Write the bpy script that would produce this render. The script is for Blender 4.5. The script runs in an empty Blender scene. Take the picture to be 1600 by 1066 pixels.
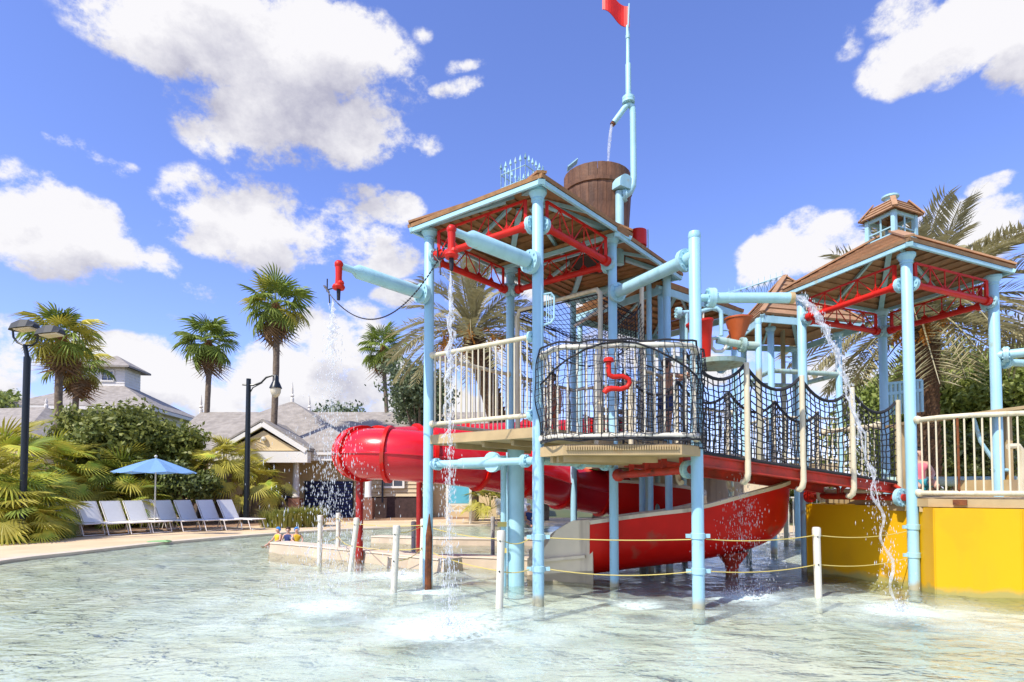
import bpy, math, random
import numpy as np
from mathutils import Vector as V, Matrix
R = math.radians
random.seed(7); rng = np.random.default_rng(7)
S = bpy.context.scene
COL = S.collection
# ------------------------------------------------------------------ camera
F = 925.0; TH = R(2.1); PY = 763 - F * math.tan(TH); H = 1.5
cam = bpy.data.cameras.new('camera'); cam_o = bpy.data.objects.new('camera', cam); COL.objects.link(cam_o)
cam.sensor_width = 36; cam.lens = 36 * F / 1600; cam.shift_y = (PY - 533) / 1600
cam.clip_end = 6000; cam.clip_start = .05
cam_o.location = (0, 0, H); cam_o.rotation_euler = (R(90) + TH, 0, 0); S.camera = cam_o
def ray(px, py):
    u = (px - 800) / F; v = (PY - py) / F
    return V((u, math.cos(TH) - v * math.sin(TH), math.sin(TH) + v * math.cos(TH)))
def at(px, py, Y):
    r = ray(px, py); k = Y / r.y; return V((r.x * k, Y, H + r.z * k))
def atz(px, py, z=0.0):
    r = ray(px, py); k = (z - H) / r.z; return V((r.x * k, r.y * k, z))
# ------------------------------------------------------------------ sun, exposure
SUN = V((-.62, -.62, 1.05)).normalized()
sl = bpy.data.lights.new('sun', 'SUN'); sl.energy = 3.7; sl.angle = R(.5); sl.color = (1, .935, .83)
so = bpy.data.objects.new('sun', sl); COL.objects.link(so); so.rotation_euler = SUN.to_track_quat('Z', 'Y').to_euler()
S.view_settings.view_transform = 'Standard'; S.view_settings.look = 'None'
S.view_settings.exposure = .56; S.view_settings.gamma = 1
S.view_settings.use_curve_mapping = False
S.render.engine = 'CYCLES'
S.cycles.use_denoising = True
S.cycles.max_bounces = 8; S.cycles.transparent_max_bounces = 16
S.cycles.diffuse_bounces = 3; S.cycles.glossy_bounces = 3
S.cycles.caustics_reflective = False; S.cycles.caustics_refractive = False
# ------------------------------------------------------------------ world
W = bpy.data.worlds.new('World'); S.world = W; W.use_nodes = True
def world():
    nt = W.node_tree; nt.nodes.clear(); L = nt.links
    def N(t, **k):
        n = nt.nodes.new(t)
        for a, b in k.items(): setattr(n, a, b)
        return n
    def M(op, a, b=None, c=None):
        n = N('ShaderNodeMath', operation=op)
        for i, x in enumerate((a, b, c)):
            if x is None: continue
            if isinstance(x, (int, float)): n.inputs[i].default_value = x
            else: L.new(x, n.inputs[i])
        return n.outputs[0]
    def VM(op, a, b=None):
        n = N('ShaderNodeVectorMath', operation=op)
        for i, x in enumerate((a, b)):
            if x is None: continue
            if isinstance(x, (tuple, list)): n.inputs[i].default_value = x
            else: L.new(x, n.inputs[i])
        return n.outputs[0] if op not in ('DOT_PRODUCT', 'LENGTH') else n.outputs[1]
    def mixc(f, a, b):
        n = N('ShaderNodeMix', data_type='RGBA')
        for s, x in ((0, f), (6, a), (7, b)):
            if isinstance(x, (tuple, list)): n.inputs[s].default_value = (*x, 1)
            elif isinstance(x, (int, float)): n.inputs[s].default_value = x
            else: L.new(x, n.inputs[s])
        return n.outputs[2]
    tc = N('ShaderNodeTexCoord')
    d0 = VM('NORMALIZE', tc.outputs['Generated'])
    blobs = [(400, 70, 230, 105, 1), (250, 10, 150, 55, .8), (520, 180, 120, 65, .95), (400, 195, 105, 60, .8), (600, 215, 80, 32, .75), (560, 90, 70, 80, .6),
             (110, 375, 125, 62, .95), (25, 300, 55, 30, .6), (60, 350, 80, 60, .5), (390, 345, 120, 65, .95), (490, 375, 100, 60, .8), (590, 415, 55, 28, .7), (600, 335, 42, 26, .7), (555, 300, 30, 20, .5),
             (500, 590, 150, 60, .95), (545, 525, 85, 45, .8), (430, 560, 70, 40, .7), (600, 640, 200, 38, .8), (330, 620, 110, 34, .7), (620, 470, 45, 25, .5), (180, 565, 105, 42, .9), (15, 560, 70, 60, .8), (240, 600, 80, 32, .8), (130, 640, 190, 36, .7),
             (1450, 75, 110, 55, .85), (1530, 40, 130, 60, 1.), (1400, 20, 60, 40, .5), (1640, 60, 120, 80, 1), (1265, 395, 115, 52, .95), (1200, 420, 60, 34, .7), (1380, 375, 90, 40, .7), (1560, 285, 50, 22, .6), (1590, 345, 100, 50, .9), (1490, 350, 60, 40, .6),
             (900, 455, 110, 34, .75), (760, 480, 60, 22, .5), (1300, 600, 130, 26, .7), (1130, 560, 90, 30, .5), (1700, 500, 90, 60, .8), (735, 122, 42, 20, .55), (655, 35, 22, 14, .3), (290, 455, 50, 22, .5), (165, 256, 46, 14, .5), (245, 498, 34, 10, .45), (740, 85, 26, 12, .35), (1310, 70, 26, 30, .3), (700, 560, 90, 40, .5), (1000, 520, 120, 40, .5)]
    off = V((-.03, 0, .085))
    def dens(dv):
        sp = N('ShaderNodeSeparateXYZ'); L.new(dv, sp.inputs[0])
        x, y, z = sp.outputs
        # warp the lookup with noise so that edges billow
        wn = N('ShaderNodeTexNoise'); wn.inputs['Scale'].default_value = 5.; wn.inputs['Detail'].default_value = 3
        L.new(dv, wn.inputs['Vector'])
        ws = N('ShaderNodeSeparateXYZ'); L.new(wn.outputs['Color'], ws.inputs[0])
        az = M('ADD', M('ARCTAN2', x, y), M('MULTIPLY', M('SUBTRACT', ws.outputs[0], .5), .16))
        el = M('ADD', M('ARCSINE', z), M('MULTIPLY', M('SUBTRACT', ws.outputs[1], .5), .10))
        tot = None
        for px, py, rx, ry, am in blobs:
            def ae(px, py):
                r = ray(px, py).normalized(); return math.atan2(r.x, r.y), math.asin(r.z)
            a, e = ae(px, py); a1, _ = ae(px + rx, py); _, e1 = ae(px, py - ry)
            u = M('MULTIPLY', M('SUBTRACT', az, a), 1 / max(abs(a1 - a), .01))
            v = M('MULTIPLY', M('SUBTRACT', el, e), 1 / max(abs(e1 - e), .01))
            q = M('MULTIPLY_ADD', u, u, M('MULTIPLY', v, v))
            g = M('MAXIMUM', M('MULTIPLY_ADD', q, -.5 * am, am), 0)   # falls to 0 at 1.41 radii
            tot = g if tot is None else M('MAXIMUM', tot, g)
        # the same kind of clouds go on round the whole sky
        gn = N('ShaderNodeTexNoise'); gn.inputs['Scale'].default_value = 2.6; gn.inputs['Detail'].default_value = 2
        L.new(VM('MULTIPLY', dv, (1, 1, 1.7)), gn.inputs['Vector'])
        gen = M('MULTIPLY', M('MAXIMUM', M('SUBTRACT', gn.outputs[0], .5), 0), 6.)
        outm = M('MAXIMUM', M('MULTIPLY', M('SUBTRACT', M('ABSOLUTE', M('ARCTAN2', x, y)), .80), 6), M('MULTIPLY', M('SUBTRACT', M('ARCSINE', z), .72), 7))
        outm = M('MINIMUM', M('MAXIMUM', outm, 0), 1)
        tot = M('MAXIMUM', tot, M('MULTIPLY', gen, outm))
        fn = N('ShaderNodeTexNoise'); fn.inputs['Scale'].default_value = 9; fn.inputs['Detail'].default_value = 9; fn.inputs['Roughness'].default_value = .66
        L.new(VM('MULTIPLY', dv, (1, 1, 1.35)), fn.inputs['Vector'])
        fb = M('MULTIPLY', M('SUBTRACT', fn.outputs[0], .5), 3.3)
        return M('ADD', tot, M('MULTIPLY', fb, M('MINIMUM', M('ADD', M('MULTIPLY', tot, 2.5), .12), .85)))
    D = dens(d0); D2 = dens(VM('NORMALIZE', VM('ADD', d0, tuple(off))))
    al = N('ShaderNodeMapRange', interpolation_type='SMOOTHSTEP'); L.new(D, al.inputs[0]); al.inputs[1].default_value = .20; al.inputs[2].default_value = .62
    shade = N('ShaderNodeMapRange'); L.new(M('SUBTRACT', D2, M('MULTIPLY', D, .30)), shade.inputs[0]); shade.inputs[1].default_value = .05; shade.inputs[2].default_value = 1.05
    sky = N('ShaderNodeTexSky', sky_type='NISHITA', sun_disc=False, sun_elevation=math.asin(SUN.z), sun_rotation=math.atan2(SUN.x, SUN.y), air_density=1.0, dust_density=.6, ozone_density=2.5)
    hs = N('ShaderNodeVectorMath', operation='MULTIPLY'); L.new(sky.outputs[0], hs.inputs[0]); hs.inputs[1].default_value = (.86, .86, 1.27)
    cc = mixc(shade.outputs[0], (4.35, 4.3, 4.45), (2.25, 2.25, 2.8))
    fin = mixc(al.outputs[0], hs.outputs[0], cc)
    bg = N('ShaderNodeBackground'); bg.inputs[1].default_value = .15; L.new(fin, bg.inputs[0])
    out = N('ShaderNodeOutputWorld'); L.new(bg.outputs[0], out.inputs[0])
world()
W.cycles.sampling_method = 'MANUAL'; W.cycles.sample_map_resolution = 512
# ------------------------------------------------------------------ materials
MATS = {}
def mat(name, col, rough=.5, metal=0, var=.0, vscale=6, bump=0, bscale=40, col2=None, transl=0, spec=.5, coat=0, objvar=0, stain=None, sscale=2.0, samt=.5, strip=None, tide=None):
    m = bpy.data.materials.new(name); m.use_nodes = True; nt = m.node_tree; L = nt.links
    b = nt.nodes['Principled BSDF']; b.inputs['Roughness'].default_value = rough; b.inputs['Metallic'].default_value = metal
    b.inputs['Specular IOR Level'].default_value = spec; b.inputs['Coat Weight'].default_value = coat
    tc = nt.nodes.new('ShaderNodeTexCoord'); src = None
    def mix(f, a, c, mode='MIX'):
        n = nt.nodes.new('ShaderNodeMix'); n.data_type = 'RGBA'; n.blend_type = mode
        for s, x in ((0, f), (6, a), (7, c)):
            if isinstance(x, (tuple, list)): n.inputs[s].default_value = (*x, 1)
            elif isinstance(x, (int, float)): n.inputs[s].default_value = x
            else: L.new(x, n.inputs[s])
        return n.outputs[2]
    def ramp(v, a, c):
        n = nt.nodes.new('ShaderNodeMapRange'); L.new(v, n.inputs[0]); n.inputs[1].default_value = a; n.inputs[2].default_value = c; return n.outputs[0]
    def noise(sc, det=5, vec=None):
        n = nt.nodes.new('ShaderNodeTexNoise'); n.inputs['Scale'].default_value = sc; n.inputs['Detail'].default_value = det
        L.new(vec or tc.outputs['Object'], n.inputs['Vector']); return n.outputs[0]
    c = tuple(col)
    if col2 is not None or var:
        d = col2 if col2 is not None else tuple(x * (1 - var) for x in col)
        c = mix(ramp(noise(vscale), .32, .68), c, tuple(d))
    if strip:   # vertical dirt runs
        mp = nt.nodes.new('ShaderNodeMapping'); mp.inputs['Scale'].default_value = (strip[1], strip[1], strip[1] * .12); L.new(tc.outputs['Object'], mp.inputs[0])
        c = mix(ramp(noise(1, 4, mp.outputs[0]), .52, .75), c, tuple(strip[0]))
    if stain:
        c = mix(ramp(noise(sscale, 6), 1 - samt, 1 - samt + .08), c, tuple(stain))
    if tide:
        sx = nt.nodes.new('ShaderNodeSeparateXYZ'); L.new(tc.outputs['Object'], sx.inputs[0]); ad = nt.nodes.new('ShaderNodeMath'); ad.operation = 'MULTIPLY_ADD'
        L.new(noise(5, 5), ad.inputs[0]); ad.inputs[1].default_value = -.22; L.new(sx.outputs[2], ad.inputs[2])
        iv = nt.nodes.new('ShaderNodeMapRange'); L.new(ad.outputs[0], iv.inputs[0]); iv.inputs[1].default_value = .03; iv.inputs[2].default_value = -.06; c = mix(iv.outputs[0], c, tuple(tide))
    if objvar:
        oi = nt.nodes.new('ShaderNodeObjectInfo'); hsv = nt.nodes.new('ShaderNodeHueSaturation')
        v = nt.nodes.new('ShaderNodeMapRange'); L.new(oi.outputs['Random'], v.inputs[0]); v.inputs[3].default_value = 1 - objvar; v.inputs[4].default_value = 1 + objvar
        L.new(v.outputs[0], hsv.inputs['Value'])
        if isinstance(c, tuple): hsv.inputs['Color'].default_value = (*c, 1)
        else: L.new(c, hsv.inputs['Color'])
        c = hsv.outputs[0]
    if isinstance(c, tuple): b.inputs['Base Color'].default_value = (*c, 1)
    else: L.new(c, b.inputs['Base Color'])
    if bump:
        bn = nt.nodes.new('ShaderNodeBump'); bn.inputs['Strength'].default_value = bump; bn.inputs['Distance'].default_value = .02
        L.new(noise(bscale, 6), bn.inputs['Height']); L.new(bn.outputs[0], b.inputs['Normal'])
    if transl:
        t = nt.nodes.new('ShaderNodeBsdfTranslucent'); mx = nt.nodes.new('ShaderNodeMixShader'); mx.inputs[0].default_value = transl
        if isinstance(c, tuple): t.inputs[0].default_value = (*c, 1)
        else: L.new(c, t.inputs[0])
        L.new(b.outputs[0], mx.inputs[1]); L.new(t.outputs[0], mx.inputs[2]); L.new(mx.outputs[0], nt.nodes['Material Output'].inputs[0])
    MATS[name] = m; return m
mat('blue', (.40, .67, .75), .42, var=.15, vscale=3, bump=.08, bscale=14, stain=(.40, .48, .40), sscale=6, samt=.33, strip=((.30, .54, .60), 9))
mat('blue_old', (.33, .54, .54), .55, col2=(.42, .52, .42), vscale=5, bump=.15, strip=((.20, .24, .18), 10))
mat('bluepost', (.38, .66, .80), .42, tide=(.42, .40, .28), var=.10, vscale=2.5, stain=(.34, .50, .48), sscale=3.5, samt=.34, strip=((.30, .56, .68), 8))
mat('cream', (.74, .66, .47), .45, var=.12, vscale=5, stain=(.45, .26, .08), sscale=4, samt=.3, strip=((.52, .45, .30), 14))
mat('white', (.74, .70, .58), .45, var=.08, vscale=4, stain=(.50, .47, .38), sscale=5, samt=.36)
mat('tan', (.52, .38, .19), .6, var=.22, vscale=4, bump=.1, bscale=18, stain=(.42, .22, .04), sscale=2.2, samt=.36)
mat('tandeck', (.40, .31, .19), .7, var=.2, vscale=6, bump=.2, bscale=30)
mat('red', (.66, .022, .012), .42, var=.25, vscale=4, spec=.3)
mat('redold', (.60, .03, .012), .5, tide=(.22, .09, .05), col2=(.30, .03, .012), vscale=6, stain=(.10, .03, .015), sscale=5, samt=.33)
mat('redslide', (.74, .008, .004), .4, var=.3, vscale=1.6, coat=.0, spec=.25, bump=.02, bscale=8, stain=(.42, .05, .03), sscale=2.2, samt=.36)
mat('pinkslide', (.66, .010, .022), .26, var=.2, vscale=1.2, coat=.25, spec=.4, bump=.02, bscale=6)
mat('creamslide', (.82, .70, .52), .4, var=.15, vscale=3, strip=((.42, .33, .24), 5))
mat('maroon', (.40, .014, .010), .4, var=.3, vscale=5, stain=(.55, .28, .24), sscale=7, samt=.34, tide=(.22, .09, .05))
mat('rust', (.26, .075, .015), .85, col2=(.09, .03, .015), vscale=9, bump=.5, bscale=50)
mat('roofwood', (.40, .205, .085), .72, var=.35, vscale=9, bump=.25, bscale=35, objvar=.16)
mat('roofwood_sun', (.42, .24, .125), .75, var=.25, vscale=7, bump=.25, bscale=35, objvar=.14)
mat('barrel', (.125, .055, .026), .7, col2=(.20, .092, .045), vscale=5, bump=.35, bscale=25, objvar=.22, strip=((.075, .033, .017), 14))
mat('barrelin', (.03, .02, .015), .9)
mat('rope', (.018, .018, .022), .8)
mat('ropegrey', (.42, .40, .36), .8)
mat('yrope', (.62, .50, .14), .7)
mat('yellow', (.78, .42, .004), .5, tide=(.40, .34, .10), var=.06, vscale=1.1, bump=.06, bscale=3, stain=(.70, .37, .006), sscale=1.3, samt=.42, strip=((.64, .36, .015), 3.2), spec=.3)
mat('orange', (.50, .10, .02), .4, var=.15)
mat('chain', (.03, .03, .035), .5, .6)
mat('lampblack', (.012, .018, .022), .35, .2)
mat('lamphead', (.05, .055, .06), .6, 0, spec=.3)
mat('lampglass', (.72, .66, .5), .25)
mat('sling', (.80, .79, .76), .7, var=.06, vscale=8, objvar=.05)
mat('chairframe', (.78, .74, .68), .4)
mat('umbrella', (.22, .42, .72), .8, var=.06, vscale=4, transl=.25)
mat('pole', (.70, .66, .55), .4)
mat('shingle', (.37, .335, .29), .9, col2=(.25, .225, .195), vscale=3.2, bump=.9, bscale=9)
mat('ywall', (.74, .57, .32), .8, var=.08, vscale=1)
mat('wwall', (.78, .75, .68), .7, var=.06, vscale=1)
mat('brick', (.30, .13, .08), .85, col2=(.20, .10, .07), vscale=14, bump=.3)
mat('darkgap', (.02, .022, .03), .6)
mat('glass', (.03, .04, .06), .08, spec=.8)
mat('siding', (.60, .48, .30), .8, var=.06)
mat('foundation', (.07, .04, .035), .9, var=.4, vscale=9)
mat('signblue', (.12, .45, .56), .5, var=.15, vscale=3)
mat('trunk', (.22, .17, .12), .9, col2=(.12, .09, .065), vscale=10, bump=.8, bscale=14)
mat('datetrunk', (.16, .085, .04), .95, col2=(.05, .03, .02), vscale=12, bump=.8, bscale=18)
mat('boot', (.30, .12, .035), .9, var=.5, vscale=12, objvar=.2)
mat('fan', (.27, .35, .06), .6, var=.35, vscale=3, spec=.25, transl=.28, objvar=.25)
mat('fanlime', (.6, .54, .09), .42, var=.3, vscale=3, spec=.25, transl=.32, objvar=.25)
mat('fanyellow', (.78, .66, .09), .6, col2=(.36, .50, .07), vscale=2.5, spec=.25, transl=.3, objvar=.25)
mat('fandead', (.34, .21, .10), .8, var=.4, vscale=5, transl=.15, objvar=.2)
mat('date', (.42, .38, .20), .5, var=.35, vscale=3, transl=.2, objvar=.22)
mat('datefruit', (.62, .24, .02), .6, var=.4, vscale=20)
mat('leafdark', (.09, .13, .03), .42, col2=(.19, .22, .05), vscale=3.5, transl=.25)
mat('leafmag', (.11, .15, .03), .5, col2=(.30, .31, .07), vscale=2.8, transl=.25, spec=.3)
mat('leafoak', (.19, .26, .05), .5, col2=(.38, .42, .10), vscale=1.2, transl=.3)
mat('leafpale', (.17, .22, .11), .5, col2=(.11, .15, .07), vscale=1.5, transl=.3)
mat('grassy', (.20, .25, .035), .5, col2=(.36, .32, .08), vscale=5, transl=.3)
mat('mulch', (.40, .24, .13), .95, col2=(.20, .11, .06), vscale=9, bump=.9, bscale=14)
mat('deck', (.74, .57, .35), .85, col2=(.62, .45, .26), vscale=.9, bump=.15, bscale=40, stain=(.70, .55, .36), sscale=.5, samt=.42)
mat('coping', (.68, .58, .44), .75, var=.12, vscale=4, bump=.1)
mat('curb', (.62, .50, .36), .75, var=.2, vscale=3, bump=.15, stain=(.40, .20, .08), sscale=1.6, samt=.3)
mat('lawn', (.07, .10, .025), .9, col2=(.12, .12, .04), vscale=.4, bump=.3, bscale=3)
mat('skin', (.55, .27, .16), .5, var=.06)
mat('skin2', (.62, .36, .25), .5, var=.06)
mat('hair', (.045, .025, .014), .7)
mat('navy', (.02, .035, .14), .7); mat('bluecap', (.03, .22, .62), .6); mat('vest', (.75, .48, .02), .6); mat('pinkc', (.70, .18, .22), .6)
mat('teal', (.04, .30, .36), .6); mat('green', (.16, .34, .12), .6); mat('grey', (.3, .3, .3), .6); mat('stone', (.40, .29, .16), .85, var=.25, vscale=4, bump=.3)
mat('eye', (.01, .01, .01), .2)
def thinwater(name, opacity=.5, rough=.05):
    m = bpy.data.materials.new(name); m.use_nodes = True; nt = m.node_tree; L = nt.links
    b = nt.nodes['Principled BSDF']; b.inputs['Base Color'].default_value = (.92, .95, .97, 1); b.inputs['Roughness'].default_value = .12
    t = nt.nodes.new('ShaderNodeBsdfTransparent'); mx = nt.nodes.new('ShaderNodeMixShader')
    tl = nt.nodes.new('ShaderNodeBsdfTranslucent'); tl.inputs[0].default_value = (.95, .97, 1, 1)
    m2 = nt.nodes.new('ShaderNodeMixShader'); m2.inputs[0].default_value = .5; L.new(b.outputs[0], m2.inputs[1]); L.new(tl.outputs[0], m2.inputs[2])
    n = nt.nodes.new('ShaderNodeTexNoise'); n.inputs['Scale'].default_value = 14; n.inputs['Detail'].default_value = 4
    tc = nt.nodes.new('ShaderNodeTexCoord'); L.new(tc.outputs['Object'], n.inputs['Vector'])
    r = nt.nodes.new('ShaderNodeMapRange'); L.new(n.outputs[0], r.inputs[0]); r.inputs[1].default_value = .38; r.inputs[2].default_value = .62; r.inputs[3].default_value = opacity * .5; r.inputs[4].default_value = min(1, opacity * 1.5)
    L.new(r.outputs[0], mx.inputs[0]); L.new(t.outputs[0], mx.inputs[1]); L.new(m2.outputs[0], mx.inputs[2]); L.new(mx.outputs[0], nt.nodes['Material Output'].inputs[0])
    MATS[name] = m
thinwater('stream', .38); thinwater('drops', .55)
# ------------------------------------------------------------------ object helpers
ORG = {}
def tag(o, label=None, cat=None, group=None, kind=None):
    if label: o['label'] = label
    if cat: o['category'] = cat
    if group: o['group'] = group
    if kind: o['kind'] = kind
    return o
def thing(name, loc, label, cat, group=None):
    o = bpy.data.objects.new(name, None); COL.objects.link(o); o.location = loc; o.empty_display_size = .2
    ORG[o.name] = V(loc); return tag(o, label, cat, group)
class MB:
    def __init__(s): s.v = []; s.f = []
    def poly(s, pts):
        n = len(s.v); s.v += [tuple(p) for p in pts]; s.f.append(tuple(range(n, n + len(pts)))); return s
    def hexa(s, b, t):          # bottom loop, top loop (same count)
        n = len(s.v); k = len(b); s.v += [tuple(p) for p in b] + [tuple(p) for p in t]
        s.f.append(tuple(range(n + k - 1, n - 1, -1))); s.f.append(tuple(range(n + k, n + 2 * k)))
        for i in range(k):
            j = (i + 1) % k; s.f.append((n + i, n + j, n + k + j, n + k + i))
        return s
    def box(s, c, d, rz=0):
        c = V(c); m = Matrix.Rotation(rz, 3, 'Z'); x, y, z = d[0] / 2, d[1] / 2, d[2] / 2
        q = [(-x, -y), (x, -y), (x, y), (-x, y)]
        return s.hexa([c + m @ V((a, b, -z)) for a, b in q], [c + m @ V((a, b, z)) for a, b in q])
    def beam(s, p, q, w, h, up=(0, 0, 1)):
        p = V(p); q = V(q); d = (q - p).normalized(); u = V(up)
        sd = d.cross(u)
        if sd.length < 1e-4: sd = V((1, 0, 0))
        sd.normalize(); u = sd.cross(d); o = [(-w / 2, -h / 2), (w / 2, -h / 2), (w / 2, h / 2), (-w / 2, h / 2)]
        return s.hexa([p + sd * a + u * b for a, b in o], [q + sd * a + u * b for a, b in o])
    def board(s, a, b, c, d, t):  # quad a b c d thickened downwards along its normal
        a, b, c, d = map(V, (a, b, c, d)); n = (b - a).cross(d - a).normalized()
        if n.z < 0: n = -n
        return s.hexa([p - n * t for p in (a, b, c, d)], [a, b, c, d])
    def tube(s, pts, r, n=10, caps=True, closed=False):
        pts = [V(p) for p in pts]; k = len(pts); rr = r if isinstance(r, (list, tuple)) else [r] * k
        base = len(s.v); d = (pts[1] - pts[0]).normalized()
        x = d.orthogonal().normalized(); 
        if abs(d.z) > .99: x = V((1, 0, 0))
        for i, p in enumerate(pts):
            if i == 0: t = pts[1] - pts[0]
            elif i == k - 1: t = pts[-1] - pts[-2]
            else: t = (pts[i + 1] - p).normalized() + (p - pts[i - 1]).normalized()
            if t.length < 1e-9: t = d
            t = t.normalized(); x = (x - t * x.dot(t)); x = x.normalized() if x.length > 1e-6 else t.orthogonal().normalized(); y = t.cross(x)
            for j in range(n):
                a = 2 * math.pi * j / n; s.v.append(tuple(p + (x * math.cos(a) + y * math.sin(a)) * rr[i]))
        for i in range(k - 1):
            for j in range(n):
                a = base + i * n + j; b = base + i * n + (j + 1) % n; s.f.append((a, b, b + n, a + n))
        if caps:
            s.f.append(tuple(base + j for j in range(n - 1, -1, -1))); s.f.append(tuple(base + (k - 1) * n + j for j in range(n)))
        return s
    def lathe(s, prof, c, axis=(0, 0, 1), n=20, caps=True):
        c = V(c); ax = V(axis).normalized(); x = ax.orthogonal().normalized() if abs(ax.z) < .99 else V((1, 0, 0)); y = ax.cross(x); base = len(s.v)
        for r, h in prof:
            for j in range(n):
                a = 2 * math.pi * j / n; s.v.append(tuple(c + ax * h + (x * math.cos(a) + y * math.sin(a)) * r))
        for i in range(len(prof) - 1):
            for j in range(n):
                a = base + i * n + j; b = base + i * n + (j + 1) % n; s.f.append((a, b, b + n, a + n))
        if caps:
            s.f.append(tuple(base + j for j in range(n - 1, -1, -1))); s.f.append(tuple(base + (len(prof) - 1) * n + j for j in range(n)))
        return s
    def ball(s, c, r, n=8, sc=(1, 1, 1)):
        prof = []; base = len(s.v); m = n // 2
        for i in range(m + 1):
            a = math.pi * i / m; rr = max(math.sin(a), .02) * r; h = -math.cos(a) * r
            for j in range(n):
                b = 2 * math.pi * j / n; s.v.append((c[0] + rr * math.cos(b) * sc[0], c[1] + rr * math.sin(b) * sc[1], c[2] + h * sc[2]))
        for i in range(m):
            for j in range(n):
                a = base + i * n + j; b = base + i * n + (j + 1) % n; s.f.append((a, b, b + n, a + n))
        return s
    def build(s, name, m, parent=None, org=None, smooth=True, loc=None):
        o0 = org if org is not None else (ORG[parent.name] if parent else V((0, 0, 0)))
        me = bpy.data.meshes.new(name); me.from_pydata([(x - o0.x, y - o0.y, z - o0.z) for x, y, z in s.v], [], s.f)
        me.materials.append(MATS[m])
        if smooth: me.polygons.foreach_set('use_smooth', [True] * len(me.polygons)); me.set_sharp_from_angle(angle=R(38))
        me.validate()
        o = bpy.data.objects.new(name, me); COL.objects.link(o)
        if parent: o.parent = parent; ORG[o.name] = o0
        else: o.location = o0; ORG[o.name] = o0
        return o
def inst(me, name, parent, wloc, rot=None, scale=None):
    o = bpy.data.objects.new(name, me); COL.objects.link(o); o.parent = parent; o0 = ORG[parent.name]
    o.location = V(wloc) - o0
    if rot is not None: o.rotation_euler = rot
    if scale is not None: o.scale = (scale,) * 3 if isinstance(scale, (int, float)) else scale
    ORG[o.name] = o0; return o
def mesh_of(mb, name, m, smooth=True):
    me = bpy.data.meshes.new(name); me.from_pydata(mb.v, [], mb.f); me.materials.append(MATS[m])
    if smooth: me.polygons.foreach_set('use_smooth', [True] * len(me.polygons)); me.set_sharp_from_angle(angle=R(38))
    return me
def P3(p, z): return V((p[0], p[1], z))
def lerp(a, b, t): return a + (b - a) * t
def copy_tree(o, parent=None):
    c = o.copy(); COL.objects.link(c)
    if parent: c.parent = parent
    for ch in o.children: copy_tree(ch, c)
    return c
# ------------------------------------------------------------------ setting: pool, deck, ground
PC = V((1, 8, 0))
edge_px = [(-160, 910), (-60, 893), (0, 880), (60, 872), (120, 866), (250, 851), (400, 838), (500, 831), (640, 825), (820, 821), (1000, 823), (1120, 829), (1200, 838), (1270, 846)]
edge = [atz(*p) for p in edge_px] + [V(p) for p in ((12, 15, 0), (16, 10, 0), (17, 3, 0), (14, -5, 0), (6, -10, 0), (-4, -10, 0), (-11, -6, 0), (-14, 1, 0), (-14, 6, 0))]
pol = sorted([(math.atan2(p.y - PC.y, p.x - PC.x), (p - PC).length) for p in edge])
angs = [p[0] for p in pol]; rads = [p[1] for p in pol]
def prad(a): return float(np.interp(a, angs, rads, period=2 * math.pi))
NA = 240
TA = [-math.pi + 2 * math.pi * i / NA for i in range(NA)]
RA = np.array([prad(a) for a in TA]); 
for _ in range(2): RA = (np.roll(RA, 1) + RA * 2 + np.roll(RA, -1)) / 4
def ringmesh(name, m, r0s, r1s, z0, z1, kind='structure', inner=None, a0=None, a1=None, outer=None):
    mb = MB(); idx = [i for i in range(NA) if a0 is None or a0 <= TA[i] <= a1]
    def pt(i, r, z): return (PC.x + r * math.cos(TA[i]), PC.y + r * math.sin(TA[i]), z)
    pairs = [(i, (i + 1) % NA) for i in range(NA)] if a0 is None else list(zip(idx, idx[1:]))
    for i, j in pairs:
        mb.poly([pt(i, r0s[i], z0), pt(i, r1s[i], z1), pt(j, r1s[j], z1), pt(j, r0s[j], z0)])
        if inner is not None: mb.poly([pt(i, r0s[i], inner), pt(i, r0s[i], z0), pt(j, r0s[j], z0), pt(j, r0s[j], inner)])
        if outer is not None: mb.poly([pt(i, r1s[i], z1), pt(i, r1s[i], outer), pt(j, r1s[j], outer), pt(j, r1s[j], z1)])
    return tag(mb.build(name, m, smooth=False), kind=kind)
dw = np.array([5.2 if -math.pi * .2 < a < 2.2 else (4.6 if a > 2.2 or a < -2.6 else 6) for a in TA])
for _ in range(12): dw = (np.roll(dw, 1) + dw * 2 + np.roll(dw, -1)) / 4
ringmesh('pool_coping', 'coping', RA, RA + .32, .052, .056, inner=-.3)
ringmesh('pool_deck', 'deck', RA + .32, RA + dw, .048, .052)
ringmesh('ground', 'lawn', RA + dw, np.full(NA, 3500.), .044, .044)
tag(ringmesh('planting_bed', 'mulch', RA + dw - .6, RA + dw + 16, .058, .09, a0=R(96), a1=R(178), inner=.0, outer=.0))
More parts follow.
